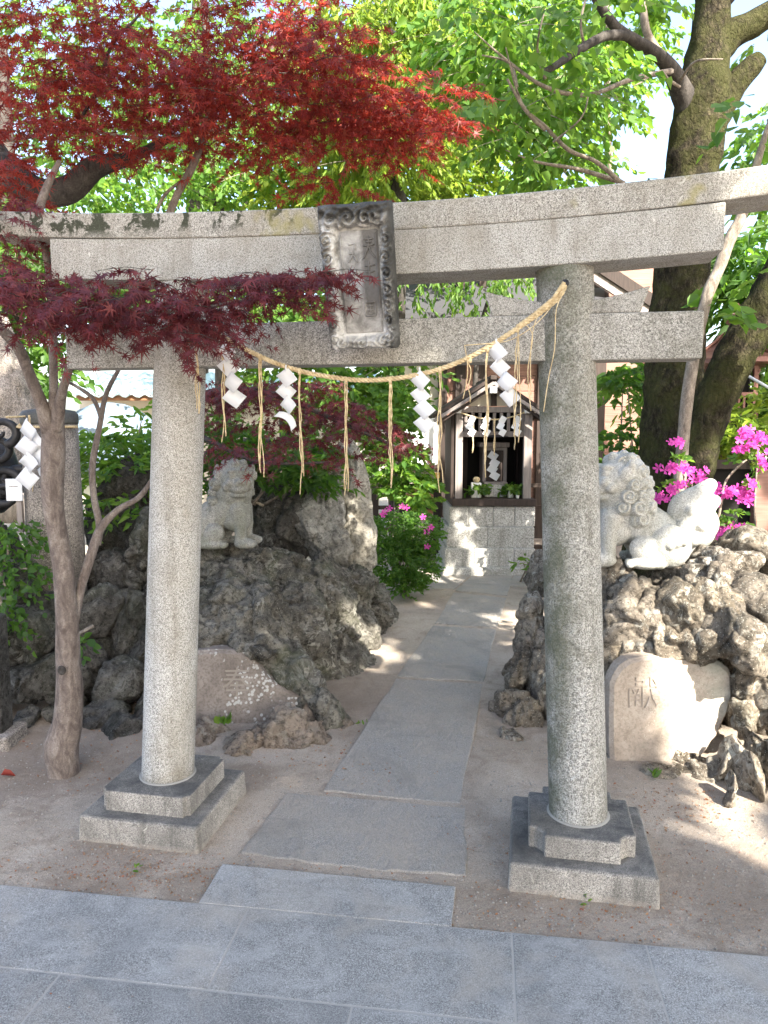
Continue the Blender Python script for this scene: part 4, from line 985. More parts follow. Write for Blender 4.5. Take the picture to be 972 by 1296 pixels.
# inside: small altar cabinet with paper doors, bell, offering box, sprigs and a straw ball
al = thing('altar_cabinet', 'little altar cabinet with a white paper on its doors inside the small shrine', 'altar', tuple(P(626, 622, 8.5)))
pxblock('cabinet', 611, 641, 566, 622, 8.52, .3, M['wood_grey'], al); pxblock('cornice', 607, 645, 560, 566, 8.48, .36, M['wood_grey'], al)
pxblock('door', 615.5, 625.5, 570, 610, 8.505, .012, M['wood_dark'], al); pxblock('door', 626.5, 636.5, 570, 610, 8.505, .012, M['wood_dark'], al)
for j, (dx, y) in enumerate(((0, 577), (2, 586), (-1, 594), (2, 602))):
    m = MB(); m.box(P(624+dx, y, 8.47), (.10, .004, .085), Euler((R(8*(-1)**j), R(32), 0)).to_matrix()); m.build('paper', M['paper'], al, world=True)
bl = thing('hanging_bell', 'dark bell under a wide rim hung inside the small shrine', 'bell', tuple(P(627, 553, 8.35)))
c = P(627, 553, 8.35); MB().lathe([(.20, 0), (.19, .01), (.09, .05), (.075, .12), (.06, .16), (.02, .19)], 24).build('bell', M['iron'], bl, smooth=True)
MB().tube([(0, 0, .18), (0, 0, .32)], .01, 6).build('hanger', M['iron'], bl)
ob = thing('offering_box', 'grey offering box in front of the altar cabinet', 'box', tuple(P(628, 631, 8.4)))
pxblock('box', 614, 641, 613, 631.7, 8.38, .12, M['shrine_stone'], ob); pxblock('lid', 612.5, 642.5, 610.5, 613, 8.37, .14, M['wood_grey'], ob)
bx = thing('straw_ornament', 'round golden ornament on a white stand left of the altar', 'ornament', tuple(P(602, 631, 8.3)))
MB().ell(P(603, 607, 8.3), (.04, .04, .035)).build('ball', M['straw'], bx, smooth=True, world=True)
pxblock('stand', 597, 609, 611, 631.7, 8.28, .08, M['white_paint'], bx)
cup = thing('offering_cup', 'small white cup on the shrine floor at the right', 'cup', tuple(P(655, 631, 8.2)))
MB().lathe([(.014, 0), (.02, .03), (.018, .045)], 14).build('cup', M['white_paint'], cup, smooth=True)

# ================================================================== BUILDINGS BEHIND
hb = thing('shrine_office', 'reddish brown timber building with a dark tiled eave behind the small shrine', 'building', tuple(G(700, 690)))
Yb = 10.6
def blk(name, x0, x1, y0, y1, mat, Y=Yb, d=.06, parent=None, bev=.004): return pxblock(name, x0, x1, y0, y1, Y, d, mat, parent or hb, bev)
blk('wall', 506, 862, 400, 690, M['plaster'], Yb+.12, .1)
for i in range(13):
    y0 = 398+i*19.5
    blk('board', 556, 858, y0, y0+19.0, M['wood_red'], Yb+.05, .04)
for x, w in ((556, 8), (578, 9), (607, 4), (684, 8), (752, 8), (845, 12)): blk('post', x, x+w, 350, 690, M['wood_dark'], Yb-.02, .09)
blk('panel', 512, 555, 520, 590, M['panel_white'], Yb-.02, .03)
for i in range(3): blk('board', 512, 554, 612+i*13, 624.2+i*13, M['wood_brown'], Yb-.03, .03)
blk('rail', 500, 560, 588, 596, M['wood_dark'], Yb-.05, .06); blk('rail', 500, 860, 690, 704, M['wood_dark'], Yb-.05, .3)
# eave: sloping tiled roof with rafters under it
e0, e1 = P(470, 404, 9.9), P(765, 404, 9.9); r0, r1 = P(470, 330, 11.6), P(765, 330, 11.6)
m = MB(); up = Vector((0, 0, .08)); m.v = [tuple(q) for q in (e0, e1, r1, r0, e0+up, e1+up, r1+up, r0+up)]; m.f = [(3, 2, 1, 0), (4, 5, 6, 7), (0, 1, 5, 4), (1, 2, 6, 5), (2, 3, 7, 6), (3, 0, 4, 7)]
m.build('roof', M['tile'], hb, world=True)
for i in range(26):
    t = (i+.5)/26; m = MB(); m.beam(e0.lerp(e1, t)-Vector((0, .03, .035)), r0.lerp(r1, t)-Vector((0, 0, .035)), .05, .06); m.build('rafter', M['wood_dark'], hb, world=True)
# gable end to the right with pinkish boarding and a sloping bargeboard
blk('gable_wall', 745, 862, 335, 398, M['wood_red'], Yb+.0, .05)
bar('bargeboard', 752, 336, 862, 408, .22, .16, M['wood_dark'], 10.3, hb)
bar('bargeboard', 748, 343, 862, 418, .05, .2, M['wood_grey'], 10.25, hb)
# low dark fence before it
fe = thing('rail_fence', 'dark post and rail fence with a brass capped post left of the small shrine', 'fence', tuple(P(552, 705, 8.9)))
for x in (549, 470, 690): pxblock('post', x, x+9, 606, 706, 8.9, .08, M['wood_dark'], fe)
for y in (612, 640, 668): pxblock('rail', 470, 549, y, y+5, 8.93, .04, M['wood_dark'], fe)
for y in (612, 640, 690): pxblock('rail', 558, 720, y, y+5, 9.4, .04, M['wood_dark'], fe)
for x in (549,): pxblock('cap', x+1, x+8, 598, 605.6, 8.9, .07, M['brass'], fe)
# left: shed with a pale blue corrugated roof, tarpaulin canopy
shd = thing('garden_shed', 'low shed with a pale blue corrugated metal roof far behind at the left', 'shed', tuple(P(160, 640, 12)))
m = MB(); N = 90
for j, (py, Y) in enumerate(((500, 11.2), (472, 13.0))):
    for i in range(N+1):
        q = P(95+(480-95)*i/N, py, Y); m.v.append((q.x, q.y, q.z+.025*math.sin(i*1.6)))
for i in range(N): m.f.append((i, i+1, N+2+i, N+1+i))
o = m.build('roof_sheet', M['roof_metal'], shd, smooth=True, world=True); o.modifiers.new('t', 'SOLIDIFY').thickness = .02
pxblock('fascia', 96, 480, 500, 507, 11.25, .05, M['wood_brown'], shd); pxblock('wall', 100, 480, 507, 660, 11.6, .1, M['plaster'], shd)
tp = thing('tarpaulin', 'pale blue tarpaulin stretched over a low stack before the shed', 'tarpaulin', tuple(P(150, 600, 9.5)))
m = MB(); m.ell(P(140, 560, 9.3), (.62, .5, .50)); m.build('sheet', M['tarp'], tp, smooth=True, world=True)
pxblock('stack', 95, 200, 548, 640, 9.3, .6, M['beige'], tp, bev=.05)

# ================================================================== RIGHT: wooden frame fence, bronze lantern, rail pole
wf = thing('wooden_frame', 'dark reddish timber frame fence behind the azaleas at the right', 'fence', tuple(P(915, 690, 5.6)))
pxblock('top_rail', 850, 1100, 582, 594, 5.6, .07, M['wood_dark'], wf); pxblock('post', 958, 972, 594, 720, 5.6, .07, M['wood_red'], wf); pxblock('post', 868, 876, 594, 720, 5.6, .06, M['wood_dark'], wf)
pxblock('bottom_rail', 850, 1100, 690, 700, 5.6, .06, M['wood_dark'], wf); pxblock('panel', 876, 1100, 594, 690, 5.72, .03, M['black'], wf)
bz = thing('bronze_lantern', 'brown bronze lantern with a ball finial and pierced body behind the leaning trunk', 'lantern', tuple(P(918, 640, 7.2)))
zc = lambda py: P(918, py, 7.2).z-bz.location.z
MB().lathe([(.02, zc(384)), (.05, zc(387)), (.09, zc(393)), (.105, zc(400)), (.085, zc(408)), (.06, zc(411)), (.085, zc(414)), (.06, zc(417)), (.085, zc(420)), (.12, zc(424))], 20).build('finial', M['bronze'], bz, smooth=True)
MB().lathe([(.11, zc(422)), (.17, zc(434)), (.28, zc(446)), (.46, zc(456)), (.48, zc(462)), (.4, zc(464)), (.15, zc(466))], 6).build('roof', M['bronze'], bz)
for i in range(6):
    a = i*math.pi/3; ca, sa = math.cos(a), math.sin(a); a2 = a+math.pi/3
    MB().tube([(r_*ca, r_*sa, zc(y_)) for r_, y_ in ((.40, 458), (.48, 458), (.54, 452), (.50, 446), (.46, 449))], [.03, .03, .03, .025, .015], 6).build('roof_scroll', M['bronze'], bz, smooth=True)
    MB().tube([(r_*ca, r_*sa, zc(y_)+.02) for r_, y_ in ((.11, 423), (.17, 434), (.28, 446), (.45, 456))], .018, 5).build('roof_rib', M['bronze'], bz, smooth=True)
    MB().box((.24*ca, .24*sa, (zc(464)+zc(548))/2), (.04, .04, zc(464)-zc(548))).build('corner_post', M['bronze'], bz)
    A = Vector((.24*ca, .24*sa, 0)); B_ = Vector((.24*math.cos(a2), .24*math.sin(a2), 0))
    for zz in (466, 500, 526, 546):
        m = MB(); m.beam(A+Vector((0, 0, zc(zz))), B_+Vector((0, 0, zc(zz))), .03, .035); m.build('band', M['bronze'], bz)
    for j in range(1, 5):
        q = A.lerp(B_, j/5); m = MB(); m.beam(q+Vector((0, 0, zc(500))), q+Vector((0, 0, zc(526))), .02, .02, up=(0, 1, 0)); m.build('grille_bar', M['bronze'], bz)
MB().lathe([(.18, zc(466)), (.18, zc(546))], 6).build('core', M['black'], bz)
MB().lathe([(.32, zc(548)), (.34, zc(553)), (.16, zc(566)), (.11, zc(590)), (.13, zc(625)), (.24, zc(640)), (.26, -.9)], 6).build('stem', M['bronze'], bz)
pl = thing('steel_pole', 'thin pale steel pole slanting at the right edge beyond the leaning trunk', 'pole', tuple(P(960, 486, 6.2)))
MB().tube([P(940, 472, 6.2), P(1010, 512, 6.0)], .012, 8).build('pole', M['panel_white'], pl, world=True, smooth=True)

# ================================================================== VEGETATION
def norm(v): return v/np.maximum(1e-9, np.linalg.norm(v, axis=-1, keepdims=True))
def maple_template():
    angs = [-128, -84, -42, 0, 42, 84, 128]; ln = [.42, .72, .92, 1.0, .92, .72, .42]; v = [(0, 0, 0)]
    for i, (a, l) in enumerate(zip(angs, ln)):
        if i:
            am = R((a+angs[i-1])/2); v.append((.19*math.cos(am), .19*math.sin(am), .015))
        v.append((l*math.cos(R(a)), l*math.sin(R(a)), -.10*l))
    v = [v[0], (.12*math.cos(R(-155)), .12*math.sin(R(-155)), 0)]+v[1:]+[(.12*math.cos(R(155)), .12*math.sin(R(155)), 0)]
    f = [(0, i, i+1, i+2) for i in range(1, len(v)-2, 2)]
    return np.array(v), f
def oval_template(w=.30, fold=.10):
    v = [(0, 0, 0), (.3, w, fold), (.68, w*.82, fold*.8), (1, 0, -.06), (.68, -w*.82, fold*.8), (.3, -w, fold)]
    return np.array(v), [(0, 3, 2, 1), (0, 5, 4, 3)]
def petal_template():
    v = [(0, 0, 0)]; f = []
    for i in range(5):
        a = R(72*i); da = R(30); b = len(v)
        v += [(.55*math.cos(a-da), .55*math.sin(a-da), .28), (1.0*math.cos(a-da*.45), 1.0*math.sin(a-da*.45), .30+.08*(i % 2)), (1.0*math.cos(a+da*.45), 1.0*math.sin(a+da*.45), .34), (.55*math.cos(a+da), .55*math.sin(a+da), .28)]
        f += [(0, b, b+1, b+2), (0, b+2, b+3, b+3)]
        f[-1] = (0, b+2, b+3)
    return np.array(v), f
MAPLE = maple_template(); OVAL = oval_template(); LONG = oval_template(.17, .05); BROAD = oval_template(.38, .08); PETAL = petal_template()
def leaves_mesh(name, tmpl, pos, ax, nr, size, mat, parent=None, kind=None):
    """one mesh of many leaves: pos, axis, normal (n,3) and size (n,)"""
    tv, tf = tmpl; n = len(pos); ax = norm(ax); sd = norm(np.cross(nr, ax)); nn = np.cross(ax, sd)
    rs = np.random.default_rng(n); wy = (.68+.5*rs.random(n))[:, None, None]; wz = rs.uniform(-2.2, 3.2, n)[:, None, None]; sk = rs.normal(size=n)[:, None, None]*.12
    bx = tv[None, :, 0:1]; by = tv[None, :, 1:2]*wy+sk*bx*bx; bz = tv[None, :, 2:3]*wz-.14*bx*bx*(1+wz*.3)
    V = pos[:, None, :]+size[:, None, None]*(bx*ax[:, None, :]+by*sd[:, None, :]+bz*nn[:, None, :])
    k = len(tv); V = V.reshape(-1, 3); 
    if parent is not None:
        mi = np.array(rootmat(parent).inverted()); V = V@mi[:3, :3].T+mi[:3, 3]
    lt = np.array([len(f) for f in tf]); li = np.concatenate([np.array(f) for f in tf])
    L = (li[None, :]+(np.arange(n)*k)[:, None]).ravel(); tot = np.tile(lt, n); st = np.concatenate([[0], np.cumsum(tot)[:-1]])
    me = bpy.data.meshes.new(name); me.vertices.add(len(V)); me.vertices.foreach_set('co', V.astype(np.float32).ravel())
    me.loops.add(len(L)); me.loops.foreach_set('vertex_index', L.astype(np.int32)); me.polygons.add(len(tot))
    me.polygons.foreach_set('loop_start', st.astype(np.int32)); me.polygons.foreach_set('loop_total', tot.astype(np.int32))
    me.materials.append(mat); me.update(calc_edges=True)
    o = link(bpy.data.objects.new(name, me), parent)
    if kind: o['kind'] = kind
    return o
def blobs_px(lst):
    """(px, py, Y, rx_px, ry_px, ry_m, count) -> centres, radii, counts"""
    out = []
    for px, py, Y, rx, ry, rm_, n in lst:
        s_ = Y/F_; out.append((np.array(P(px, py, Y)), np.array((rx*s_, rm_, ry*s_)), n))
    return out
def spray(blobs, size, per=10, L=.35, droop=.35, flat=0.0, seed=1, jitter=.35, drop=.0, keep=None, updir=.75, shell=0.0):
    """leafy twigs scattered through ellipsoids; returns leaf pos, axis, normal, size and the twig lines"""
    r = np.random.default_rng(seed); PS, AX, NR, SZ, TW = [], [], [], [], []
    for c, rad, n in blobs:
        u = norm(r.normal(size=(n, 3)))*(r.random((n, 1))**(1/3)*(1-shell)+shell*r.random((n, 1))**.15)
        cen = c+u*rad
        if keep is not None: m_ = keep(cen); cen = cen[m_]; u = u[m_]
        n = len(cen)
        if n == 0: continue
        az = r.random(n)*2*math.pi; out_ = norm(u*np.array((1, 1, .3))+.6*np.stack([np.cos(az), np.sin(az), np.zeros(n)], 1))
        d = norm(out_*np.array((1, 1, .4))+np.array((0, 0, -1))*(droop*(.3+r.random((n, 1)))))
        sdv = norm(np.cross(d, np.array((0, 0, 1.0)))+.001); Lr = L*(.6+.8*r.random((n, 1)))
        TW.append((cen, cen+d*Lr))
        for j in range(per):
            t = (j+.5)/per; s_ = 1 if j % 2 else -1
            p = cen+d*Lr*t+np.array((0, 0, -1))*(t*t*droop*Lr*.5)+r.normal(size=(n, 3))*size*.12
            a = norm(sdv*s_*(.9-.6*t)+d*(.35+.8*t)+np.array((0, 0, -1))*(drop+.25*r.random((n, 1)))+r.normal(size=(n, 3))*jitter*.6)
            nr = norm(np.array((0, 0, updir))+r.normal(size=(n, 3))*jitter*(1-flat)+np.array((0, -.25, 0)))
            PS.append(p); AX.append(a); NR.append(nr); SZ.append(size*(.7+.55*r.random(n)))
    return np.concatenate(PS), np.concatenate(AX), np.concatenate(NR), np.concatenate(SZ), TW
def twigs(TW, every, parent, mat, name='twigs', r=.003, world=True, seed=0):
    m = MB()
    for a, b in TW:
        for i in range(0, len(a), every):
            m.tube([a[i], a[i]*.5+b[i]*.5+np.array((0, 0, .01)), b[i]], [r, r*.8, r*.4], 3, cap=False)
    o = m.build(name, mat, parent, world=True); o['kind'] = 'stuff'; return o
def limb(pts, name, mat, parent, n=12, k=5, wob=.12, Yd=None):
    """pts: (px, py, Y, width_px)"""
    q = [tuple(P(a, b, Y))+(w*Y/F_/2,) for a, b, Y, w in pts]; c = smoothcurve(q, k)
    m = MB(); m.tube([tuple(v[:3]) for v in c], [v[3] for v in c], n, wob=wob, seed=len(pts)*1.7)
    return m.build(name, mat, parent, smooth=True, world=True)
def sunpath_keep(P3):
    return np.ones(len(P3), bool)

# ---- red maple at the left, in front of the gate
mp = thing('maple_tree', 'red leaved maple with a thin smooth trunk in front of the left pillar', 'tree', tuple(G(80, 985)))
limb([(82, 1000, 3.32, 52), (80, 975, 3.3, 40), (78, 945, 3.3, 46), (86, 915, 3.3, 38), (88, 870, 3.28, 33), (86, 820, 3.27, 30), (84, 770, 3.25, 27), (80, 720, 3.24, 25), (72, 670, 3.22, 24), (66, 620, 3.2, 27), (68, 570, 3.18, 28), (67, 530, 3.16, 27)], 'trunk', M['bark_maple'], mp, 18, 5, .10)
limb([(64, 545, 3.16, 22), (50, 505, 3.1, 15), (36, 470, 3.05, 14), (24, 442, 3.0, 14), (5, 420, 2.95, 13), (-30, 390, 2.9, 11), (-70, 340, 2.9, 9)], 'limb', M['bark_maple'], mp)
limb([(67, 540, 3.16, 18), (68, 490, 3.12, 11), (67, 430, 3.1, 11), (66, 370, 3.08, 10), (58, 320, 3.05, 9), (50, 270, 3.1, 10), (60, 235, 3.2, 9), (75, 205, 3.3, 6)], 'limb', M['bark_maple'], mp)
limb([(70, 545, 3.16, 20), (78, 500, 3.1, 12), (88, 465, 3.0, 10), (100, 430, 2.9, 8), (135, 405, 2.75, 7), (180, 395, 2.6, 6), (240, 392, 2.5, 5), (330, 375, 2.45, 3), (410, 350, 2.42, 2)], 'limb', M['bark_maple'], mp)
limb([(92, 790, 3.27, 14), (102, 745, 3.3, 12), (116, 700, 3.32, 12), (128, 668, 3.35, 11), (150, 645, 3.36, 8), (175, 630, 3.36, 7), (192, 608, 3.36, 6), (215, 570, 3.45, 5)], 'limb', M['bark_maple'], mp)
limb([(123, 690, 3.34, 10), (126, 665, 3.36, 9), (119, 630, 3.38, 8), (117, 590, 3.4, 8), (126, 540, 3.42, 7), (134, 500, 3.44, 6), (150, 468, 3.46, 5), (165, 440, 3.5, 4)], 'limb', M['bark_maple'], mp)
limb([(128, 530, 3.42, 5), (118, 505, 3.42, 5), (95, 488, 3.4, 4), (75, 480, 3.4, 3)], 'limb', M['bark_maple'], mp)
MB().lathe([(.02, 0), (.022, .006), (.012, .010), (.008, .006)], 12).build('knot', M['bark_dark'], mp, smooth=True).matrix_local = Matrix.Translation(P(79, 848, 3.19)-mp.location) @ Euler((R(90), 0, R(-15))).to_matrix().to_4x4()
mid = blobs_px([(15, 385, 2.55, 50, 36, .3, 40), (70, 380, 2.5, 56, 30, .3, 42), (140, 386, 2.5, 56, 28, .3, 44), (205, 394, 2.45, 50, 30, .25, 46), (268, 396, 2.42, 40, 20, .2, 24), (335, 370, 2.42, 44, 18, .16, 34), (385, 352, 2.42, 34, 10, .1, 20),
                (195, 350, 2.45, 34, 8, .1, 12), (225, 425, 2.42, 20, 14, .1, 10), (100, 412, 2.45, 22, 8, .1, 8), (5, 290, 2.8, 24, 60, .2, 40), (30, 345, 2.6, 24, 10, .15, 10)])
a, b, c, d, TW = spray(mid, .036, 11, .15, .25, seed=11, jitter=.42, drop=.45)
leaves_mesh('crown', MAPLE, a, b, c, d, M['leaf_purple'], mp, 'stuff'); twigs(TW, 2, mp, M['bark_dark'], r=.0016)

# ---- the big red maple canopy above the gate: its dark limb comes in at the left
m2 = thing('maple_tree', 'large bright red maple spreading over the top left of the gate', 'tree', tuple(P(-60, 900, 4.3)[:2])+(0,))
limb([(-120, 900, 4.1, 60), (-110, 600, 4.1, 52), (-90, 350, 4.0, 50), (-40, 190, 3.9, 42), (5, 215, 3.8, 38), (45, 243, 3.7, 36), (88, 240, 3.7, 32), (120, 212, 3.7, 26), (165, 200, 3.75, 14), (215, 175, 3.8, 8)], 'trunk', M['bark_dark'], m2, 14)
limb([(5, 215, 3.8, 26), (-5, 190, 3.8, 22), (-30, 130, 3.8, 18), (-60, 40, 3.8, 15)], 'limb', M['bark_dark'], m2)
limb([(213, 275, 3.75, 9), (225, 245, 3.75, 9), (240, 218, 3.75, 9), (252, 190, 3.75, 8), (262, 150, 3.75, 6), (275, 95, 3.7, 5)], 'limb', M['bark_maple'], m2)
limb([(0, 178, 3.7, 5), (45, 172, 3.7, 5), (92, 160, 3.7, 5), (130, 168, 3.7, 4), (190, 175, 3.7, 3), (300, 160, 3.8, 3)], 'limb', M['bark_grey'], m2)
limb([(96, 160, 3.7, 4), (125, 110, 3.7, 4), (140, 60, 3.7, 4), (175, 20, 3.7, 3), (200, -20, 3.7, 3)], 'limb', M['bark_dark'], m2)
limb([(198, 268, 3.75, 4), (210, 245, 3.75, 4), (235, 225, 3.75, 3)], 'limb', M['bark_grey'], m2)
top = blobs_px([(30, 55, 3.5, 80, 75, .5, 110), (130, 50, 3.6, 90, 65, .5, 115), (235, 55, 3.6, 90, 60, .5, 120), (335, 95, 3.6, 85, 55, .4, 130), (60, 140, 3.5, 90, 32, .4, 56), (180, 140, 3.6, 110, 40, .4, 96),
                (290, 150, 3.6, 80, 36, .4, 86), (350, 30, 3.7, 60, 30, .3, 42), (420, 100, 3.7, 70, 38, .35, 92), (480, 128, 3.8, 58, 30, .3, 80), (542, 142, 3.85, 44, 22, .25, 56), (430, 160, 3.8, 60, 24, .25, 46), (395, 65, 3.8, 50, 26, .3, 44),
                (95, 180, 3.45, 30, 12, .2, 14), (185, 190, 3.5, 24, 10, .2, 9), (-20, 190, 3.3, 50, 60, .3, 50), (8, 240, 3.1, 20, 34, .2, 20), (490, 180, 3.8, 44, 18, .2, 22), (425, 238, 4.0, 44, 7, .15, 12), (340, 180, 3.6, 30, 14, .2, 16)])
a, b, c, d, TW = spray(top, .043, 10, .19, .22, seed=12, jitter=.45, drop=.35)
leaves_mesh('crown', MAPLE, a, b, c, d, M['leaf_red'], m2, 'stuff'); twigs(TW, 4, m2, M['bark_dark'], r=.002)

# ---- dark maple boughs behind the gate above the left lion
m3 = thing('maple_tree', 'dark purple maple with low drooping boughs behind the left pillar', 'tree', tuple(P(225, 700, 5.3)))
limb([(225, 720, 5.3, 26), (228, 600, 5.3, 22), (240, 520, 5.2, 16), (280, 495, 5.1, 11), (350, 500, 5.0, 8), (420, 530, 5.0, 6), (500, 565, 5.0, 3)], 'trunk', M['bark_dark'], m3)
limb([(235, 540, 5.2, 8), (270, 560, 4.9, 6), (330, 585, 4.7, 4), (420, 585, 4.8, 3)], 'limb', M['bark_dark'], m3)
low = blobs_px([(300, 495, 5.0, 50, 16, .3, 44), (360, 495, 5.0, 60, 16, .3, 50), (420, 518, 5.0, 46, 12, .25, 44), (470, 540, 5.0, 40, 9, .22, 34), (512, 562, 5.0, 20, 6, .15, 12), (330, 530, 4.9, 50, 12, .25, 26), (400, 555, 4.8, 40, 8, .2, 22),
                (305, 566, 4.25, 38, 4, .12, 12), (350, 578, 4.25, 16, 4, .08, 5), (440, 580, 4.75, 22, 5, .12, 8), (285, 520, 4.9, 36, 14, .2, 16)])
a, b, c, d, TW = spray(low, .046, 9, .2, .25, seed=13, jitter=.4, drop=.4)
leaves_mesh('crown', MAPLE, a, b, c, d, M['leaf_purple'], m3, 'stuff'); twigs(TW, 4, m3, M['bark_dark'], r=.002)

# ---- big mossy tree at the right and its leaning second trunk
bt = thing('mossy_tree', 'big old tree with a mossy trunk rising behind the right end of the gate', 'tree', tuple(P(852, 700, 6.2)))
limb([(840, 790, 6.2, 130), (842, 700, 6.2, 104), (846, 620, 6.2, 84), (850, 560, 6.2, 76), (852, 500, 6.2, 72), (856, 430, 6.2, 66), (862, 360, 6.2, 64), (868, 290, 6.2, 62), (874, 230, 6.2, 62), (882, 170, 6.2, 64), (890, 120, 6.2, 62), (896, 60, 6.2, 46), (903, 0, 6.2, 42), (905, -60, 6.2, 38), (900, -160, 6.2, 26)], 'trunk', M['bark_mossy'], bt, 30, 6, .16)
limb([(884, 185, 6.2, 26), (872, 140, 6.15, 30), (858, 105, 6.05, 24), (838, 75, 5.9, 16), (805, 52, 5.8, 13), (780, 35, 5.7, 12), (755, 0, 5.6, 10), (735, -40, 5.5, 8)], 'limb', M['bark_dark'], bt, 14)
limb([(795, 45, 5.75, 12), (765, 46, 5.6, 11), (730, 65, 5.4, 10), (700, 85, 5.2, 8), (683, 92, 5.1, 4)], 'limb', M['bark_dark'], bt)
limb([(885, 190, 6.2, 30), (905, 150, 6.2, 34), (930, 108, 6.2, 28), (950, 86, 6.2, 26), (962, 74, 6.2, 18)], 'broken_limb', M['bark_mossy'], bt, 16)
limb([(900, 70, 6.2, 40), (925, 45, 6.2, 34), (955, 30, 6.2, 30), (990, 5, 6.2, 26), (1040, -50, 6.2, 20)], 'limb', M['bark_mossy'], bt, 14)
limb([(845, 85, 5.95, 12), (820, 45, 5.9, 10), (812, 0, 5.9, 8), (800, -40, 5.9, 7)], 'limb', M['bark_grey'], bt)
limb([(905, 10, 6.2, 18), (930, -10, 6.1, 12), (950, -50, 6.1, 8)], 'limb', M['bark_dark'], bt)
for pts in ([(600, 40, 5.1, 1), (640, 75, 5.2, 3), (690, 110, 5.3, 5), (745, 120, 5.5, 5), (800, 100, 5.7, 6), (850, 90, 5.9, 7)], [(640, 190, 5.4, 1), (680, 205, 5.5, 3), (735, 215, 5.6, 5), (790, 232, 5.7, 6)], [(690, 100, 5.3, 4), (680, 60, 5.2, 3), (690, 10, 5.1, 2)], [(860, 110, 5.9, 4), (845, 100, 5.8, 4), (835, 90, 5.7, 3), (810, 105, 5.6, 2), (800, 110, 5.6, 1)], [(862, 100, 5.9, 4), (880, 78, 5.7, 3), (915, 75, 5.6, 1.5)], [(640, 60, 5.0, 1.5), (660, 130, 5.2, 3), (690, 160, 5.3, 4.5), (720, 190, 5.4, 5), (755, 205, 5.5, 5), (790, 235, 5.6, 7)],
            [(642, 100, 5.1, 3), (665, 140, 5.2, 4), (690, 165, 5.3, 4)], [(700, 180, 5.3, 3), (735, 150, 5.2, 2), (745, 120, 5.2, 2)], [(610, 70, 5.2, 1.5), (645, 80, 5.3, 3), (655, 110, 5.3, 3)], [(740, 60, 5.5, 4), (735, 30, 5.4, 3), (742, -5, 5.4, 3)]):
    limb(pts, 'bough', M['bark_grey'], bt, 6)
tops = blobs_px([(630, 35, 5.2, 70, 40, .4, 12), (700, 100, 5.3, 60, 40, .4, 10), (640, 150, 5.3, 50, 34, .4, 9), (770, 10, 5.4, 50, 20, .3, 8), (760, 95, 5.5, 30, 20, .3, 4), (640, 45, 6.5, 70, 45, .6, 55), (720, 5, 6.6, 80, 28, .6, 42), (790, -8, 6.7, 50, 16, .4, 15), (700, 105, 6.6, 60, 34, .5, 45), (760, 110, 6.8, 40, 30, .4, 22), (650, 145, 6.6, 50, 28, .5, 32), (720, 180, 6.7, 40, 20, .4, 18),
                 (850, 0, 6.7, 30, 12, .3, 11), (600, 110, 6.5, 40, 40, .5, 32), (590, 30, 6.5, 50, 40, .5, 38), (700, 200, 6.9, 22, 12, .2, 12), (835, 225, 6.5, 28, 10, .2, 9), (720, 190, 6.3, 20, 14, .2, 6), (960, 30, 6.5, 18, 30, .2, 5), (700, 230, 6.8, 16, 10, .2, 6), (725, 185, 6.2, 10, 8, .1, 2)])
a, b, c, d, TW = spray(tops, .085, 10, .34, .45, seed=21, jitter=.35, drop=.35)
leaves_mesh('crown', BROAD, a, b, c, d, M['leaf_green'], bt, 'stuff'); twigs(TW, 3, bt, M['bark_grey'], r=.003)
lt = thing('leaning_tree', 'rough barked trunk leaning to the right edge in front of the mossy tree', 'tree', tuple(P(872, 690, 5.5)))
limb([(868, 740, 5.5, 70), (872, 660, 5.5, 52), (878, 600, 5.5, 46), (888, 560, 5.5, 46), (902, 515, 5.5, 48), (922, 470, 5.45, 50), (948, 420, 5.4, 50), (978, 370, 5.35, 50), (1020, 290, 5.3, 46), (1080, 180, 5.2, 40)], 'trunk', M['bark_mossy'], lt, 24, 6, .2)
limb([(1010, 300, 5.3, 20), (1000, 200, 5.2, 12), (985, 100, 5.1, 8)], 'limb', M['bark_grey'], lt)
st = thing('thin_trunk', 'thin bare pale stem crossing diagonally behind the right beam ends', 'tree', tuple(P(872, 640, 5.0)))
limb([(858, 640, 5.0, 16), (868, 520, 5.0, 15), (880, 440, 5.0, 15), (895, 375, 5.0, 14), (910, 340, 5.0, 14), (925, 300, 5.0, 14), (940, 270, 5.0, 13), (960, 200, 5.0, 9), (975, 150, 5.0, 5)], 'trunk', M['bark_grey'], st)
a, b, c, d, TW = spray(blobs_px([(960, 150, 5.0, 30, 50, .3, 8), (955, 350, 5.1, 30, 20, .3, 6), (925, 385, 4.9, 14, 14, .1, 4)]), .1, 6, .25, .4, seed=22)
leaves_mesh('crown', BROAD, a, b, c, d, M['leaf_green'], st, 'stuff')

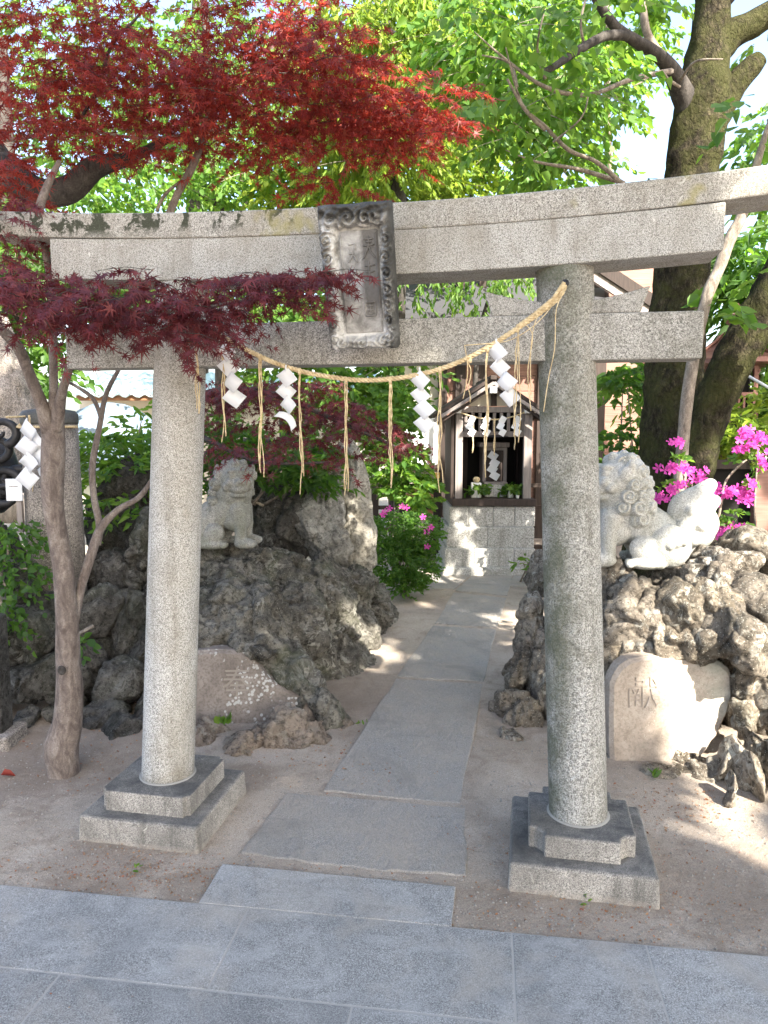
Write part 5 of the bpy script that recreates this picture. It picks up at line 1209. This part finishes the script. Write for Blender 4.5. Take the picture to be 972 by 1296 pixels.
# ---- trees behind
def bgtree(kind, label, base, trunkpts, blobs, tmpl, size, mat, seed, per=9, L=.5, droop=.4, drop=.2, bark='bark_dark', tw=6, extra=(), jitter=.45, updir=.75):
    t = thing(kind, label, 'tree', tuple(base), 0, 'trees behind the gate')
    limb(trunkpts, 'trunk', M[bark], t, 10)
    for e_ in extra: limb(e_, 'limb', M[bark], t, 7)
    a, b, c, d, TW = spray(blobs_px(blobs), size, per, L, droop, seed=seed, drop=drop, jitter=jitter, updir=updir)
    leaves_mesh('crown', tmpl, a, b, c, d, M[mat], t, 'stuff'); twigs(TW, tw, t, M['bark_grey'], r=.004)
    return t
bgtree('evergreen_tree', 'tree with long drooping yellow green leaves hanging over the middle of the gate', G(500, 700), [(505, 720, 9.6, 24), (500, 500, 9.4, 22), (505, 300, 9.0, 20), (500, 150, 8.6, 16), (490, 0, 8.3, 12), (480, -120, 8.2, 8)],
       [(480, 20, 7.8, 80, 60, .8, 170), (430, 60, 7.6, 50, 60, .6, 80), (540, 60, 7.8, 60, 60, .7, 130), (500, 130, 8.0, 80, 50, .7, 130), (560, -20, 8, 80, 50, .7, 90), (470, 200, 8.2, 60, 34, .6, 80)], LONG, .095, 'leaf_yg', 31, 15, .4, .6, .6,
       extra=([(505, 200, 8.7, 10), (470, 130, 8.4, 7), (430, 90, 8, 4)], [(500, 160, 8.6, 10), (540, 90, 8.3, 7), (575, 40, 8.1, 4)]))
bgtree('leafy_tree', 'yellow green bushy tree behind the gate just right of the name plaque', G(560, 640), [(560, 640, 12, 22), (565, 450, 11.6, 20), (560, 300, 11, 16), (570, 150, 10.6, 12), (575, 30, 10.4, 8)],
       [(420, 200, 9.4, 70, 40, .8, 130), (520, 220, 9.8, 70, 34, .8, 130), (600, 190, 10, 60, 50, .8, 120), (620, 100, 10.6, 90, 70, 1.0, 190), (540, 240, 9.8, 50, 20, .6, 30), (390, 240, 9.4, 50, 24, .6, 50)], OVAL, .095, 'leaf_yg', 32, 13, .5,
       extra=([(560, 320, 11, 9), (520, 260, 10.4, 6), (470, 210, 9.8, 4)], [(563, 300, 11, 9), (600, 240, 10.6, 6), (640, 180, 10.4, 4)]))
bgtree('leafy_tree', 'fresh green tree with airy foliage behind the left half of the gate', G(270, 640), [(285, 660, 11, 22), (282, 500, 11, 18), (275, 300, 10.6, 16), (270, 200, 10.2, 12), (262, 60, 10, 9), (255, -60, 10, 6)],
       [(140, 240, 9.4, 70, 16, .8, 26), (220, 235, 9.6, 70, 20, .8, 44), (310, 225, 9.8, 70, 34, .8, 90), (370, 190, 9.8, 60, 44, .8, 90), (280, 100, 10.4, 130, 80, 1.0, 110), (120, 90, 10.2, 120, 80, 1.0, 80), (60, 250, 9.2, 60, 16, .6, 30), (150, 30, 10.8, 150, 60, 1., 120)], OVAL, .095, 'leaf_green', 33, 13, .5,
       extra=([(276, 320, 10.6, 8), (310, 260, 10.2, 6), (350, 190, 10, 4)], [(272, 260, 10.4, 7), (220, 220, 10, 5), (150, 190, 9.6, 3)], [(285, 320, 10.6, 7), (282, 250, 10.2, 6), (288, 190, 10, 4)]))
bgtree('leafy_tree', 'mid green tree behind the right half of the top beam', G(770, 620), [(780, 640, 13, 26), (775, 450, 13, 22), (774, 300, 12.6, 12), (770, 200, 12.2, 9), (768, 100, 12, 8), (770, 0, 12, 6)],
       [(640, 180, 10.4, 60, 30, .8, 44), (720, 120, 11.4, 80, 50, 1.0, 90), (640, 225, 10, 30, 12, .6, 12), (725, 215, 10.6, 24, 24, .6, 30), (780, 60, 11.6, 60, 60, 1.0, 70), (580, 120, 11, 60, 60, 1, 60), (700, 20, 11.6, 120, 50, 1, 90)], OVAL, .12, 'leaf_green', 34, 12, .55, bark='bark_grey',
       extra=([(776, 330, 12.8, 7), (740, 250, 12.4, 5), (700, 200, 12, 4)],))
bgtree('evergreen_tree', 'dark green tree behind the far left of the gate', G(20, 640), [(10, 660, 9, 34), (15, 450, 9, 30), (10, 250, 9, 24), (0, 50, 9, 16)],
       [(40, 330, 8.4, 70, 34, .6, 120), (110, 345, 8.6, 50, 22, .6, 60), (20, 450, 8.2, 50, 30, .5, 50), (-30, 380, 8, 60, 120, .6, 140), (190, 360, 9, 60, 10, .5, 24)], OVAL, .10, 'leaf_mid', 35, 13, .45)
bgtree('evergreen_tree', 'dark glossy evergreen behind the leaning trunk at the right edge', G(990, 640), [(1000, 680, 8.5, 40), (1000, 500, 8.5, 34), (995, 350, 8.4, 26), (985, 250, 8.4, 14)],
       [(955, 330, 7.6, 48, 40, .5, 100), (985, 400, 7.4, 40, 60, .5, 90), (930, 350, 8.2, 26, 40, .4, 50), (985, 520, 7.4, 34, 40, .4, 70), (940, 530, 8.2, 30, 24, .4, 40), (1010, 450, 7.8, 60, 120, .5, 140), (800, 480, 9.4, 30, 30, .4, 30)], LONG, .15, 'leaf_mid', 36, 9, .4)
bgtree('leafy_tree', 'hazy blue green tree seen against the sky at the upper right edge', G(1010, 610), [(1010, 640, 14, 20), (1005, 400, 14, 18), (990, 260, 14, 12), (975, 150, 14, 8)],
       [(975, 195, 13, 28, 26, .8, 36), (968, 150, 13, 14, 24, .5, 14), (1000, 230, 13, 50, 50, .8, 70)], OVAL, .16, 'leaf_mid', 37, 9, .5)
bgtree('bamboo_thicket', 'yellowish bamboo like foliage hanging between the beams right of the plaque', G(640, 640), [(590, 690, 9.7, 8), (600, 500, 9.7, 7), (612, 400, 9.6, 6), (640, 340, 9.4, 4)],
       [(535, 352, 9.3, 40, 10, .4, 16), (600, 358, 9.3, 40, 14, .4, 22), (655, 352, 9.3, 30, 16, .4, 24), (520, 388, 9.2, 16, 10, .3, 6), (610, 392, 9.2, 14, 12, .3, 6)], LONG, .095, 'leaf_green', 38, 9, .35, .8, .8)
bgtree('leafy_tree', 'green foliage behind the gap between the beams left of the plaque', G(360, 640), [(365, 660, 9, 16), (360, 500, 9, 14), (370, 400, 8.8, 9), (380, 360, 8.8, 6)],
       [(360, 395, 8.4, 50, 26, .4, 90), (410, 380, 8.4, 30, 30, .4, 60), (440, 500, 8.6, 60, 34, .5, 130), (500, 470, 9, 34, 34, .4, 60), (380, 470, 8.8, 60, 30, .5, 90), (310, 400, 8.8, 24, 20, .4, 16)], OVAL, .10, 'leaf_green', 39, 9, .35)
bgtree('leafy_tree', 'row of tall trees closing the view far behind the gate', G(300, 600), [(250, 620, 17, 30), (250, 400, 17, 26), (250, 150, 17, 18), (250, -50, 17, 10)],
       [(60, 150, 16, 120, 100, 1.5, 150), (220, 150, 16.5, 130, 80, 1.5, 150), (380, 100, 16, 140, 120, 1.5, 220), (540, 110, 16, 110, 110, 1.5, 220), (650, 70, 17, 90, 80, 1.5, 120), (60, 330, 15, 120, 80, 1.2, 160), (300, 380, 15, 160, 50, 1.2, 160)], OVAL, .17, 'leaf_mid', 40, 12, .8, tw=12)

# ---- shrubs
def shrub(name, label, cat, base, blobs, tmpl, size, mat, seed, per=8, L=.16, shell=.6, stems=5, droop=.1, jitter=.6, updir=.4):
    t = thing(name, label, cat, tuple(base))
    a, b, c, d, TW = spray(blobs_px(blobs), size, per, L, droop, seed=seed, jitter=jitter, updir=updir, shell=shell)
    leaves_mesh('foliage', tmpl, a, b, c, d, M[mat], t, 'stuff')
    rnd = random.Random(seed); bb_ = blobs_px(blobs)
    for i in range(stems):
        q = bb_[i % len(bb_)]; e_ = Vector(q[0])+Vector((rnd.uniform(-.3, .3)*q[1][0], 0, 0)); s0 = Vector(base)+Vector((rnd.uniform(-.08, .08), rnd.uniform(-.05, .05), 0))
        MB().tube([s0, s0.lerp(e_, .5)+Vector((rnd.uniform(-.04, .04), 0, 0)), e_], [.012, .009, .004], 5).build('stem', M['bark_grey'], t, world=True, smooth=True)
    return t
def flower(p, s_, parent, nrm, seed, mesh=[None, None, None]):
    k = seed % 3
    if mesh[k] is None:
        r = np.random.default_rng(k); tv, tf = PETAL; v = tv.copy(); v[1:] += r.normal(size=(len(v)-1, 3))*.06
        me = bpy.data.meshes.new('blossom'); me.from_pydata([tuple(q) for q in v], [], tf); me.materials.append(M['petal']); mesh[k] = me
    o = bpy.data.objects.new('blossom', mesh[k]); link(o, parent)
    q = Vector(nrm).normalized().to_track_quat('Z', 'Y').to_matrix().to_4x4()
    o.matrix_local = rootmat(parent).inverted() @ Matrix.Translation(p) @ q @ Matrix.Rotation(seed*1.3, 4, 'Z') @ Matrix.Scale(s_, 4)
    return o
az = shrub('azalea_bush', 'clipped green azalea bush with a few pink flowers left of the path', 'bush', G(510, 755), [(500, 672, 6.9, 27, 26, .28, 260), (528, 674, 6.9, 25, 27, .26, 230), (502, 708, 6.8, 28, 30, .3, 300), (527, 712, 6.8, 22, 28, .26, 220), (514, 738, 6.75, 18, 16, .15, 70)], OVAL, .032, 'leaf_mid', 51, per=9, L=.10, shell=.85)
for i, (x, y) in enumerate(((514, 643), (487, 648), (545, 668), (540, 673), (541, 692), (509, 641), (493, 644), (535, 655), (484, 652))): flower(P(x, y, 6.62), .032, az, (.3*math.sin(i), -1, .5), i)
shrub('leafy_bush', 'loose yellow green bush standing behind the azalea bush', 'bush', G(505, 730), [(500, 590, 7.6, 34, 34, .35, 130), (520, 620, 7.5, 24, 24, .25, 60), (490, 540, 7.8, 26, 30, .3, 60), (512, 515, 8, 20, 26, .25, 44)], OVAL, .075, 'leaf_green', 52, jitter=.5)
shrub('leafy_bush', 'fern leaved green bush between the granite post and the left pillar', 'bush', P(160, 640, 5.6), [(150, 560, 5.5, 40, 14, .3, 36), (175, 590, 5.4, 30, 26, .3, 44), (175, 530, 5.6, 20, 12, .25, 8), (130, 590, 5.5, 24, 24, .3, 24), (150, 640, 5.0, 26, 20, .2, 20)], LONG, .085, 'leaf_green', 53, shell=.2, per=11, L=.25)
shrub('leafy_bush', 'dark green leaves filling the shade behind the left lion statue', 'bush', P(320, 640, 5.6), [(290, 560, 5.7, 30, 40, .3, 70), (350, 590, 5.6, 44, 24, .3, 70), (400, 600, 5.6, 30, 20, .3, 40), (250, 600, 5.7, 30, 40, .3, 50), (370, 560, 5.8, 60, 30, .3, 80)], LONG, .085, 'leaf_mid', 54, shell=.2, per=9, L=.2)
shrub('leafy_bush', 'sparse green bush in front of the pinkish wall right of the right pillar', 'bush', P(790, 640, 6.8), [(800, 485, 7, 26, 26, .3, 34), (790, 560, 6.8, 40, 30, .3, 50), (770, 600, 6.6, 24, 24, .3, 30), (815, 590, 6.6, 16, 20, .2, 20), (788, 478, 7, 34, 10, .2, 20)], OVAL, .075, 'leaf_mid', 55, shell=.1, jitter=.5)
shrub('leafy_bush', 'bright yellow green grassy bush behind the pink azalea flowers', 'bush', P(920, 640, 6.0), [(918, 562, 5.9, 26, 18, .2, 60), (930, 540, 6.1, 18, 14, .2, 26), (950, 520, 6.4, 22, 30, .2, 30)], LONG, .10, 'leaf_yg', 56, shell=.1, jitter=.6)
shrub('ground_sprig', 'small green sprig growing at the right foot of the shrine base', 'plant', G(668, 738), [(666, 712, 7.4, 14, 8, .1, 8)], LONG, .09, 'leaf_green', 57, per=5, L=.12, stems=3)
# ivy on the left wall
iv = shrub('ivy', 'bright green ivy hanging over the rock wall at the left edge', 'ivy', P(5, 720, 4.1), [(8, 690, 4.05, 26, 28, .12, 34), (14, 745, 3.95, 20, 20, .08, 20), (30, 720, 4.0, 18, 10, .08, 10), (5, 785, 3.85, 12, 22, .08, 16), (20, 665, 4.2, 22, 14, .1, 22)], BROAD, .042, 'leaf_mid', 58, per=6, L=.14, droop=.9, stems=4)
shrub('ivy', 'few ivy leaves hanging beside the maple trunk', 'ivy', P(98, 795, 3.9), [(100, 812, 3.85, 7, 14, .05, 4)], BROAD, .05, 'leaf_mid', 59, per=4, L=.06, droop=.8, stems=1)
# pink azalea at the right
pa = thing('azalea_bush', 'azalea with bright magenta flowers above the right rock mound', 'bush', tuple(P(930, 730, 4.6)))
for pts in ([(900, 700, 4.5, 4), (912, 640, 4.5, 4), (918, 610, 4.5, 3), (935, 590, 4.5, 3), (945, 582, 4.5, 2)], [(880, 690, 4.5, 4), (868, 620, 4.5, 3), (862, 580, 4.5, 2)], [(960, 720, 4.5, 4), (955, 640, 4.5, 3), (960, 570, 4.5, 2)], [(915, 690, 4.5, 3), (885, 655, 4.5, 2), (875, 610, 4.5, 2)]): limb(pts, 'stem', M['bark_grey'], pa, 5)
rnd = random.Random(9); fl = []
for cx_, cy_, rx_, ry_, n_ in ((859, 561, 9, 7, 8), (850, 592, 15, 7, 12), (868, 596, 14, 8, 12), (884, 602, 8, 7, 6), (850, 620, 10, 6, 7), (838, 630, 10, 6, 8), (865, 615, 8, 6, 5), (945, 550, 12, 8, 10), (962, 555, 12, 12, 12), (940, 568, 14, 6, 10), (965, 580, 8, 14, 9), (900, 618, 12, 7, 9), (918, 624, 14, 7, 10),
                               (935, 622, 12, 8, 9), (946, 628, 8, 12, 8), (902, 638, 8, 6, 6), (890, 660, 10, 8, 7), (912, 675, 16, 9, 14), (928, 668, 8, 6, 5), (940, 700, 12, 8, 9), (955, 712, 14, 10, 12), (968, 690, 8, 10, 8), (945, 612, 8, 6, 5), (925, 690, 10, 6, 5)):
    for i in range(n_): fl.append((cx_+rnd.gauss(0, .5)*rx_, cy_+rnd.gauss(0, .5)*ry_, 4.42+rnd.uniform(-.08, .08)))
for i, (x, y, Y) in enumerate(fl[:290]): flower(P(x, y, Y), rnd.uniform(.022, .034), pa, (rnd.gauss(0, .5), -1, rnd.gauss(.3, .5)), i)
lf = blobs_px([(cx_, cy_+6, 4.47, 14, 9, .06, 5) for cx_, cy_ in ((860, 575), (850, 605), (915, 640), (895, 650), (930, 685), (945, 575), (905, 690), (960, 600), (905, 660), (930, 650))])
a, b, c, d, TW = spray(lf, .045, 6, .06, .1, seed=60, jitter=.7)
leaves_mesh('foliage', OVAL, a, b, c, d, M['leaf_green'], pa, 'stuff')
# sprigs in the little shrine
for x, lab in ((605, 'left'), (646, 'right')):
    vz = thing('vase_of_sprigs', 'green sprig bunch in a vase at the '+lab+' of the small altar', 'vase', tuple(P(x, 632, 8.3)))
    MB().lathe([(.03, 0), (.035, .05), (.02, .10), (.028, .12)], 14).build('vase', M['white_paint'], vz, smooth=True)
    a, b, c, d, TW = spray(blobs_px([(x, 620, 8.28, 7 if lab == 'left' else 6, 8, .06, 16)]), .065, 6, .08, 0, seed=61, jitter=.7); leaves_mesh('leaves', OVAL, a, b, c, d, M['leaf_green'], vz, 'stuff')

# ---- unseen tree behind the visitor shaped to shade the gate, gaps cut for LIT
def lit(px, py, Y, r): return (P(px, py, Y), r)
LIT = [lit(878, 645, 4.05, .10), lit(852, 700, 4.0, .03), lit(905, 720, 3.8, .28), lit(945, 760, 3.55, .30), lit(880, 790, 3.5, .2), lit(945, 850, 3.4, .24), lit(900, 765, 3.6, .22), lit(850, 760, 3.65, .1), lit(960, 700, 3.8, .25), lit(800, 770, 3.65, .10), lit(870, 790, 3.5, .22), lit(925, 800, 3.45, .28), lit(965, 880, 3.4, .28), lit(830, 790, 3.6, .12), lit(900, 730, 3.9, .22), lit(452, 650, 5.6, .12), lit(460, 700, 5.7, .06), lit(875, 850, 3.4, .08), lit(900, 845, 3.4, .10), lit(858, 935, 3.38, .07), lit(885, 900, 3.38, .06), lit(845, 880, 3.4, .02), lit(945, 970, 3.15, .16), lit(860, 790, 3.55, .1),
       (G(925, 1045), .09), (G(955, 1065), .10), (G(900, 1025), .06), (G(972, 1080), .1), lit(960, 235, 2.6, .22), lit(800, 700, 4.0, .05),
       lit(590, 660, 8.05, .12), lit(600, 700, 7.95, .12), lit(610, 725, 7.9, .10), lit(640, 650, 8.05, .10), lit(652, 690, 8.0, .10), lit(665, 650, 8.05, .12), lit(585, 580, 8.2, .2), lit(625, 500, 8.1, .25), lit(660, 530, 8.2, .2), lit(640, 600, 8.4, .12), lit(633, 440, 4.0, .0),
       lit(650, 470, 10.5, .4), lit(590, 460, 10.5, .25), lit(800, 480, 10.5, .4), lit(790, 365, 10.5, .3), lit(510, 640, 10.3, .3), lit(530, 550, 10.3, .3), lit(888, 490, 6.1, .08), lit(900, 240, 6.1, .10), lit(915, 120, 6.1, .15), lit(935, 455, 5.4, .14), lit(895, 570, 5.4, .08),
       lit(870, 590, 4.45, .15), lit(945, 570, 4.45, .25), lit(930, 640, 4.45, .15), lit(940, 700, 4.45, .15), lit(500, 620, 7.4, .3), lit(520, 660, 6.8, .15), lit(545, 130, 3.8, .22), lit(480, 120, 3.8, .16), lit(350, 90, 3.6, .16), lit(620, 440, 2.6, .06), lit(530, 500, 2.7, .05), lit(700, 735, 7.6, .15), (G(540, 765), .06), lit(905, 320, 5.0, .2), (G(890, 1000), .05),
       lit(970, 640, 5.5, .15)]
def keep_shade(C):  # drops crown leaves along sun lines so the chosen spots are lit
    k = np.ones(len(C), bool); S_ = np.array(SUN)
    for p, r in LIT:
        if r <= 0: continue
        w = C-np.array(p); t = w@S_; dist = np.linalg.norm(w-t[:, None]*S_, axis=1)
        nz = np.array([noise.noise(Vector(q)*2.2) for q in C[dist < r*1.6]]) if (dist < r*1.6).any() else np.zeros(0)
        rr = np.full(len(C), r+.07); rr[dist < r*1.6] = r*(1.05+.55*nz)+.10; k &= ~((dist < rr) & (t > 0))
    return k
sdt = thing('shade_tree', 'tall unseen broad leaved tree behind the visitor, crown shaped to shade the gate', 'tree', (5.2, -5.6, 0))
MB().tube([(5.2, -5.6, -.1), (5.1, -5.5, 2), (4.9, -5.2, 4.2), (4.8, -4.8, 6.0), (4.6, -4.2, 7.6)], [.34, .28, .24, .19, .12], 16, wob=.12).build('trunk', M['bark_mossy'], sdt, smooth=True, world=True)
for e_ in ((2.4, -1.8, 6.6), (1.0, -3.8, 6.2), (6.6, .0, 6.4), (8.0, -3.0, 6.8), (2.4, -6.6, 6.4)):
    MB().tube([(4.9, -5.1, 4.4), ((4.9+e_[0])/2, (-5.1+e_[1])/2, 5.6), e_], [.15, .1, .04], 8, wob=.1).build('limb', M['bark_mossy'], sdt, smooth=True, world=True)
r = np.random.default_rng(99); NL = 68000
cc = np.stack([r.uniform(-1.0, 9.6, NL), r.uniform(-8.0, 3.6, NL), r.uniform(5.2, 7.6, NL)], 1)
# crown plan: everything whose shadow falls on the forecourt, thinning towards its rim
sh_ = cc-np.array(SUN)[None, :]*(cc[:, 2:3]/SUN.z)
dn = np.array([noise.noise(Vector((q[0]*.8, q[1]*.8, 3.1))) for q in cc])
cc = cc[(cc[:, 0] > .75*cc[:, 1]) & (((cc[:, 0]-4.2)/4.9)**2+((cc[:, 1]+2.3)/5.2)**2 < 1.0+.3*dn)]
cc = cc[keep_shade(cc)]
n = len(cc); aa = r.normal(size=(n, 3)); nr = r.normal(size=(n, 3))*.5+np.array((0, 0, 1)); 
leaves_mesh('crown', BROAD, cc, aa, nr, .13+.10*r.random(n), M['leaf_mid'], sdt, 'stuff')

# ================================================================== SMALL THINGS ON THE GROUND
r = np.random.default_rng(5); pts = []
def scatter(n, fn): 
    out = []
    for _ in range(n):
        px, py = fn(); p = G(px, py); out.append((p.x, p.y, gh(p.x, p.y)+.004))
    return np.array(out)
def litter(name, label, n, fn, size, seed, tmpl=OVAL, mat='dead_leaf'):
    p = scatter(n, fn); r = np.random.default_rng(seed); k = len(p)
    ax = np.stack([r.normal(size=k), r.normal(size=k), r.normal(size=k)*.12], 1); nr = np.stack([r.normal(size=k)*.3, r.normal(size=k)*.3, np.ones(k)], 1)
    o = leaves_mesh(name, tmpl, p, ax, nr, size*(.5+r.random(k)), M[mat]); tag(o, label, 'leaves' if 'leaf' in name else 'debris', kind='stuff'); return o
litter('leaf_litter', 'fine dry leaf bits strewn over the sand by the plinths', 700, lambda: (random.gauss(760, 150), random.choice((random.gauss(1160, 22), random.gauss(1090, 40)))), .0075, 3)
litter('leaf_litter', 'brown leaf crumbs on the bare soil patch before the left plinth', 700, lambda: (random.gauss(190, 90), random.gauss(1105, 18)), .0075, 4)
litter('leaf_litter', 'red brown leaf bits at the foot of the rocks and maple', 560, lambda: random.choice(((random.gauss(130, 70), random.gauss(960, 30)), (random.gauss(420, 60), random.gauss(960, 18)), (random.gauss(870, 60), random.gauss(1020, 14)))), .011, 6)
litter('leaf_litter', 'scattered dry bits on the paving and the path', 260, lambda: (random.uniform(0, 972), random.uniform(1010, 1290)), .008, 8)
pb = MB()
for i in range(3200):
    px = random.uniform(-20, 1000); py = random.uniform(930, 1200); p = G(px, py)
    if uv(p)[1] < .01: continue
    s_ = random.uniform(.0015, .0045); pb.box((p.x, p.y, gh(p.x, p.y)+s_*.4), (s_*2, s_*1.6, s_), Euler((0, 0, random.uniform(0, 3))).to_matrix(), taper=.6)
o = pb.build('grit', M['path']); tag(o, 'pale grit scattered over the sand', 'grit', kind='stuff')
for i, (x, y) in enumerate(((284, 915), (500, 1003-90), (405, 938), (455, 915), (175, 1098), (745, 1140), (830, 985), (905, 985))):
    p = P(x, y, 3.7) if i == 0 else G(x, y)
    if i in (1,): continue
    q = thing('weed', ['bright green sprig growing at the foot of the lichened inscription stone', '', 'tiny green weed at the base of the left rocks', 'small weed by the edge of the path', 'tiny weed in the bare soil patch at the left', 'tiny weed on the sand in front of the right plinth', 'yellow green weed below the ochre inscription slab', 'weed between the rock feet at the far right'][i], 'weed', tuple(p))
    k = 8 if i in (0, 2, 6) else 5; rr = np.random.default_rng(i); pp = np.tile(np.array(p), (k, 1))+rr.normal(size=(k, 3))*np.array((.012, .012, .004)); ax = rr.normal(size=(k, 3))*.7+np.array((0, 0, .8))
    leaves_mesh('leaves', LONG if i else BROAD, pp, ax, rr.normal(size=(k, 3))+np.array((0, -.6, .6)), (.045 if i in (0, 6) else .025)*(.7+.6*rr.random(k)), M['leaf_green'], q, 'stuff')
fl_ = thing('fallen_leaf', 'single red fallen leaf on the sand at the left edge', 'leaf', tuple(G(5, 983)))
leaves_mesh('blade', OVAL, np.array([list(G(1, 983)+Vector((0, 0, .008)))]), np.array([[1, .2, .1]]), np.array([[0, -.4, 1.0]]), np.array([.06]), M['leaf_red'], fl_)
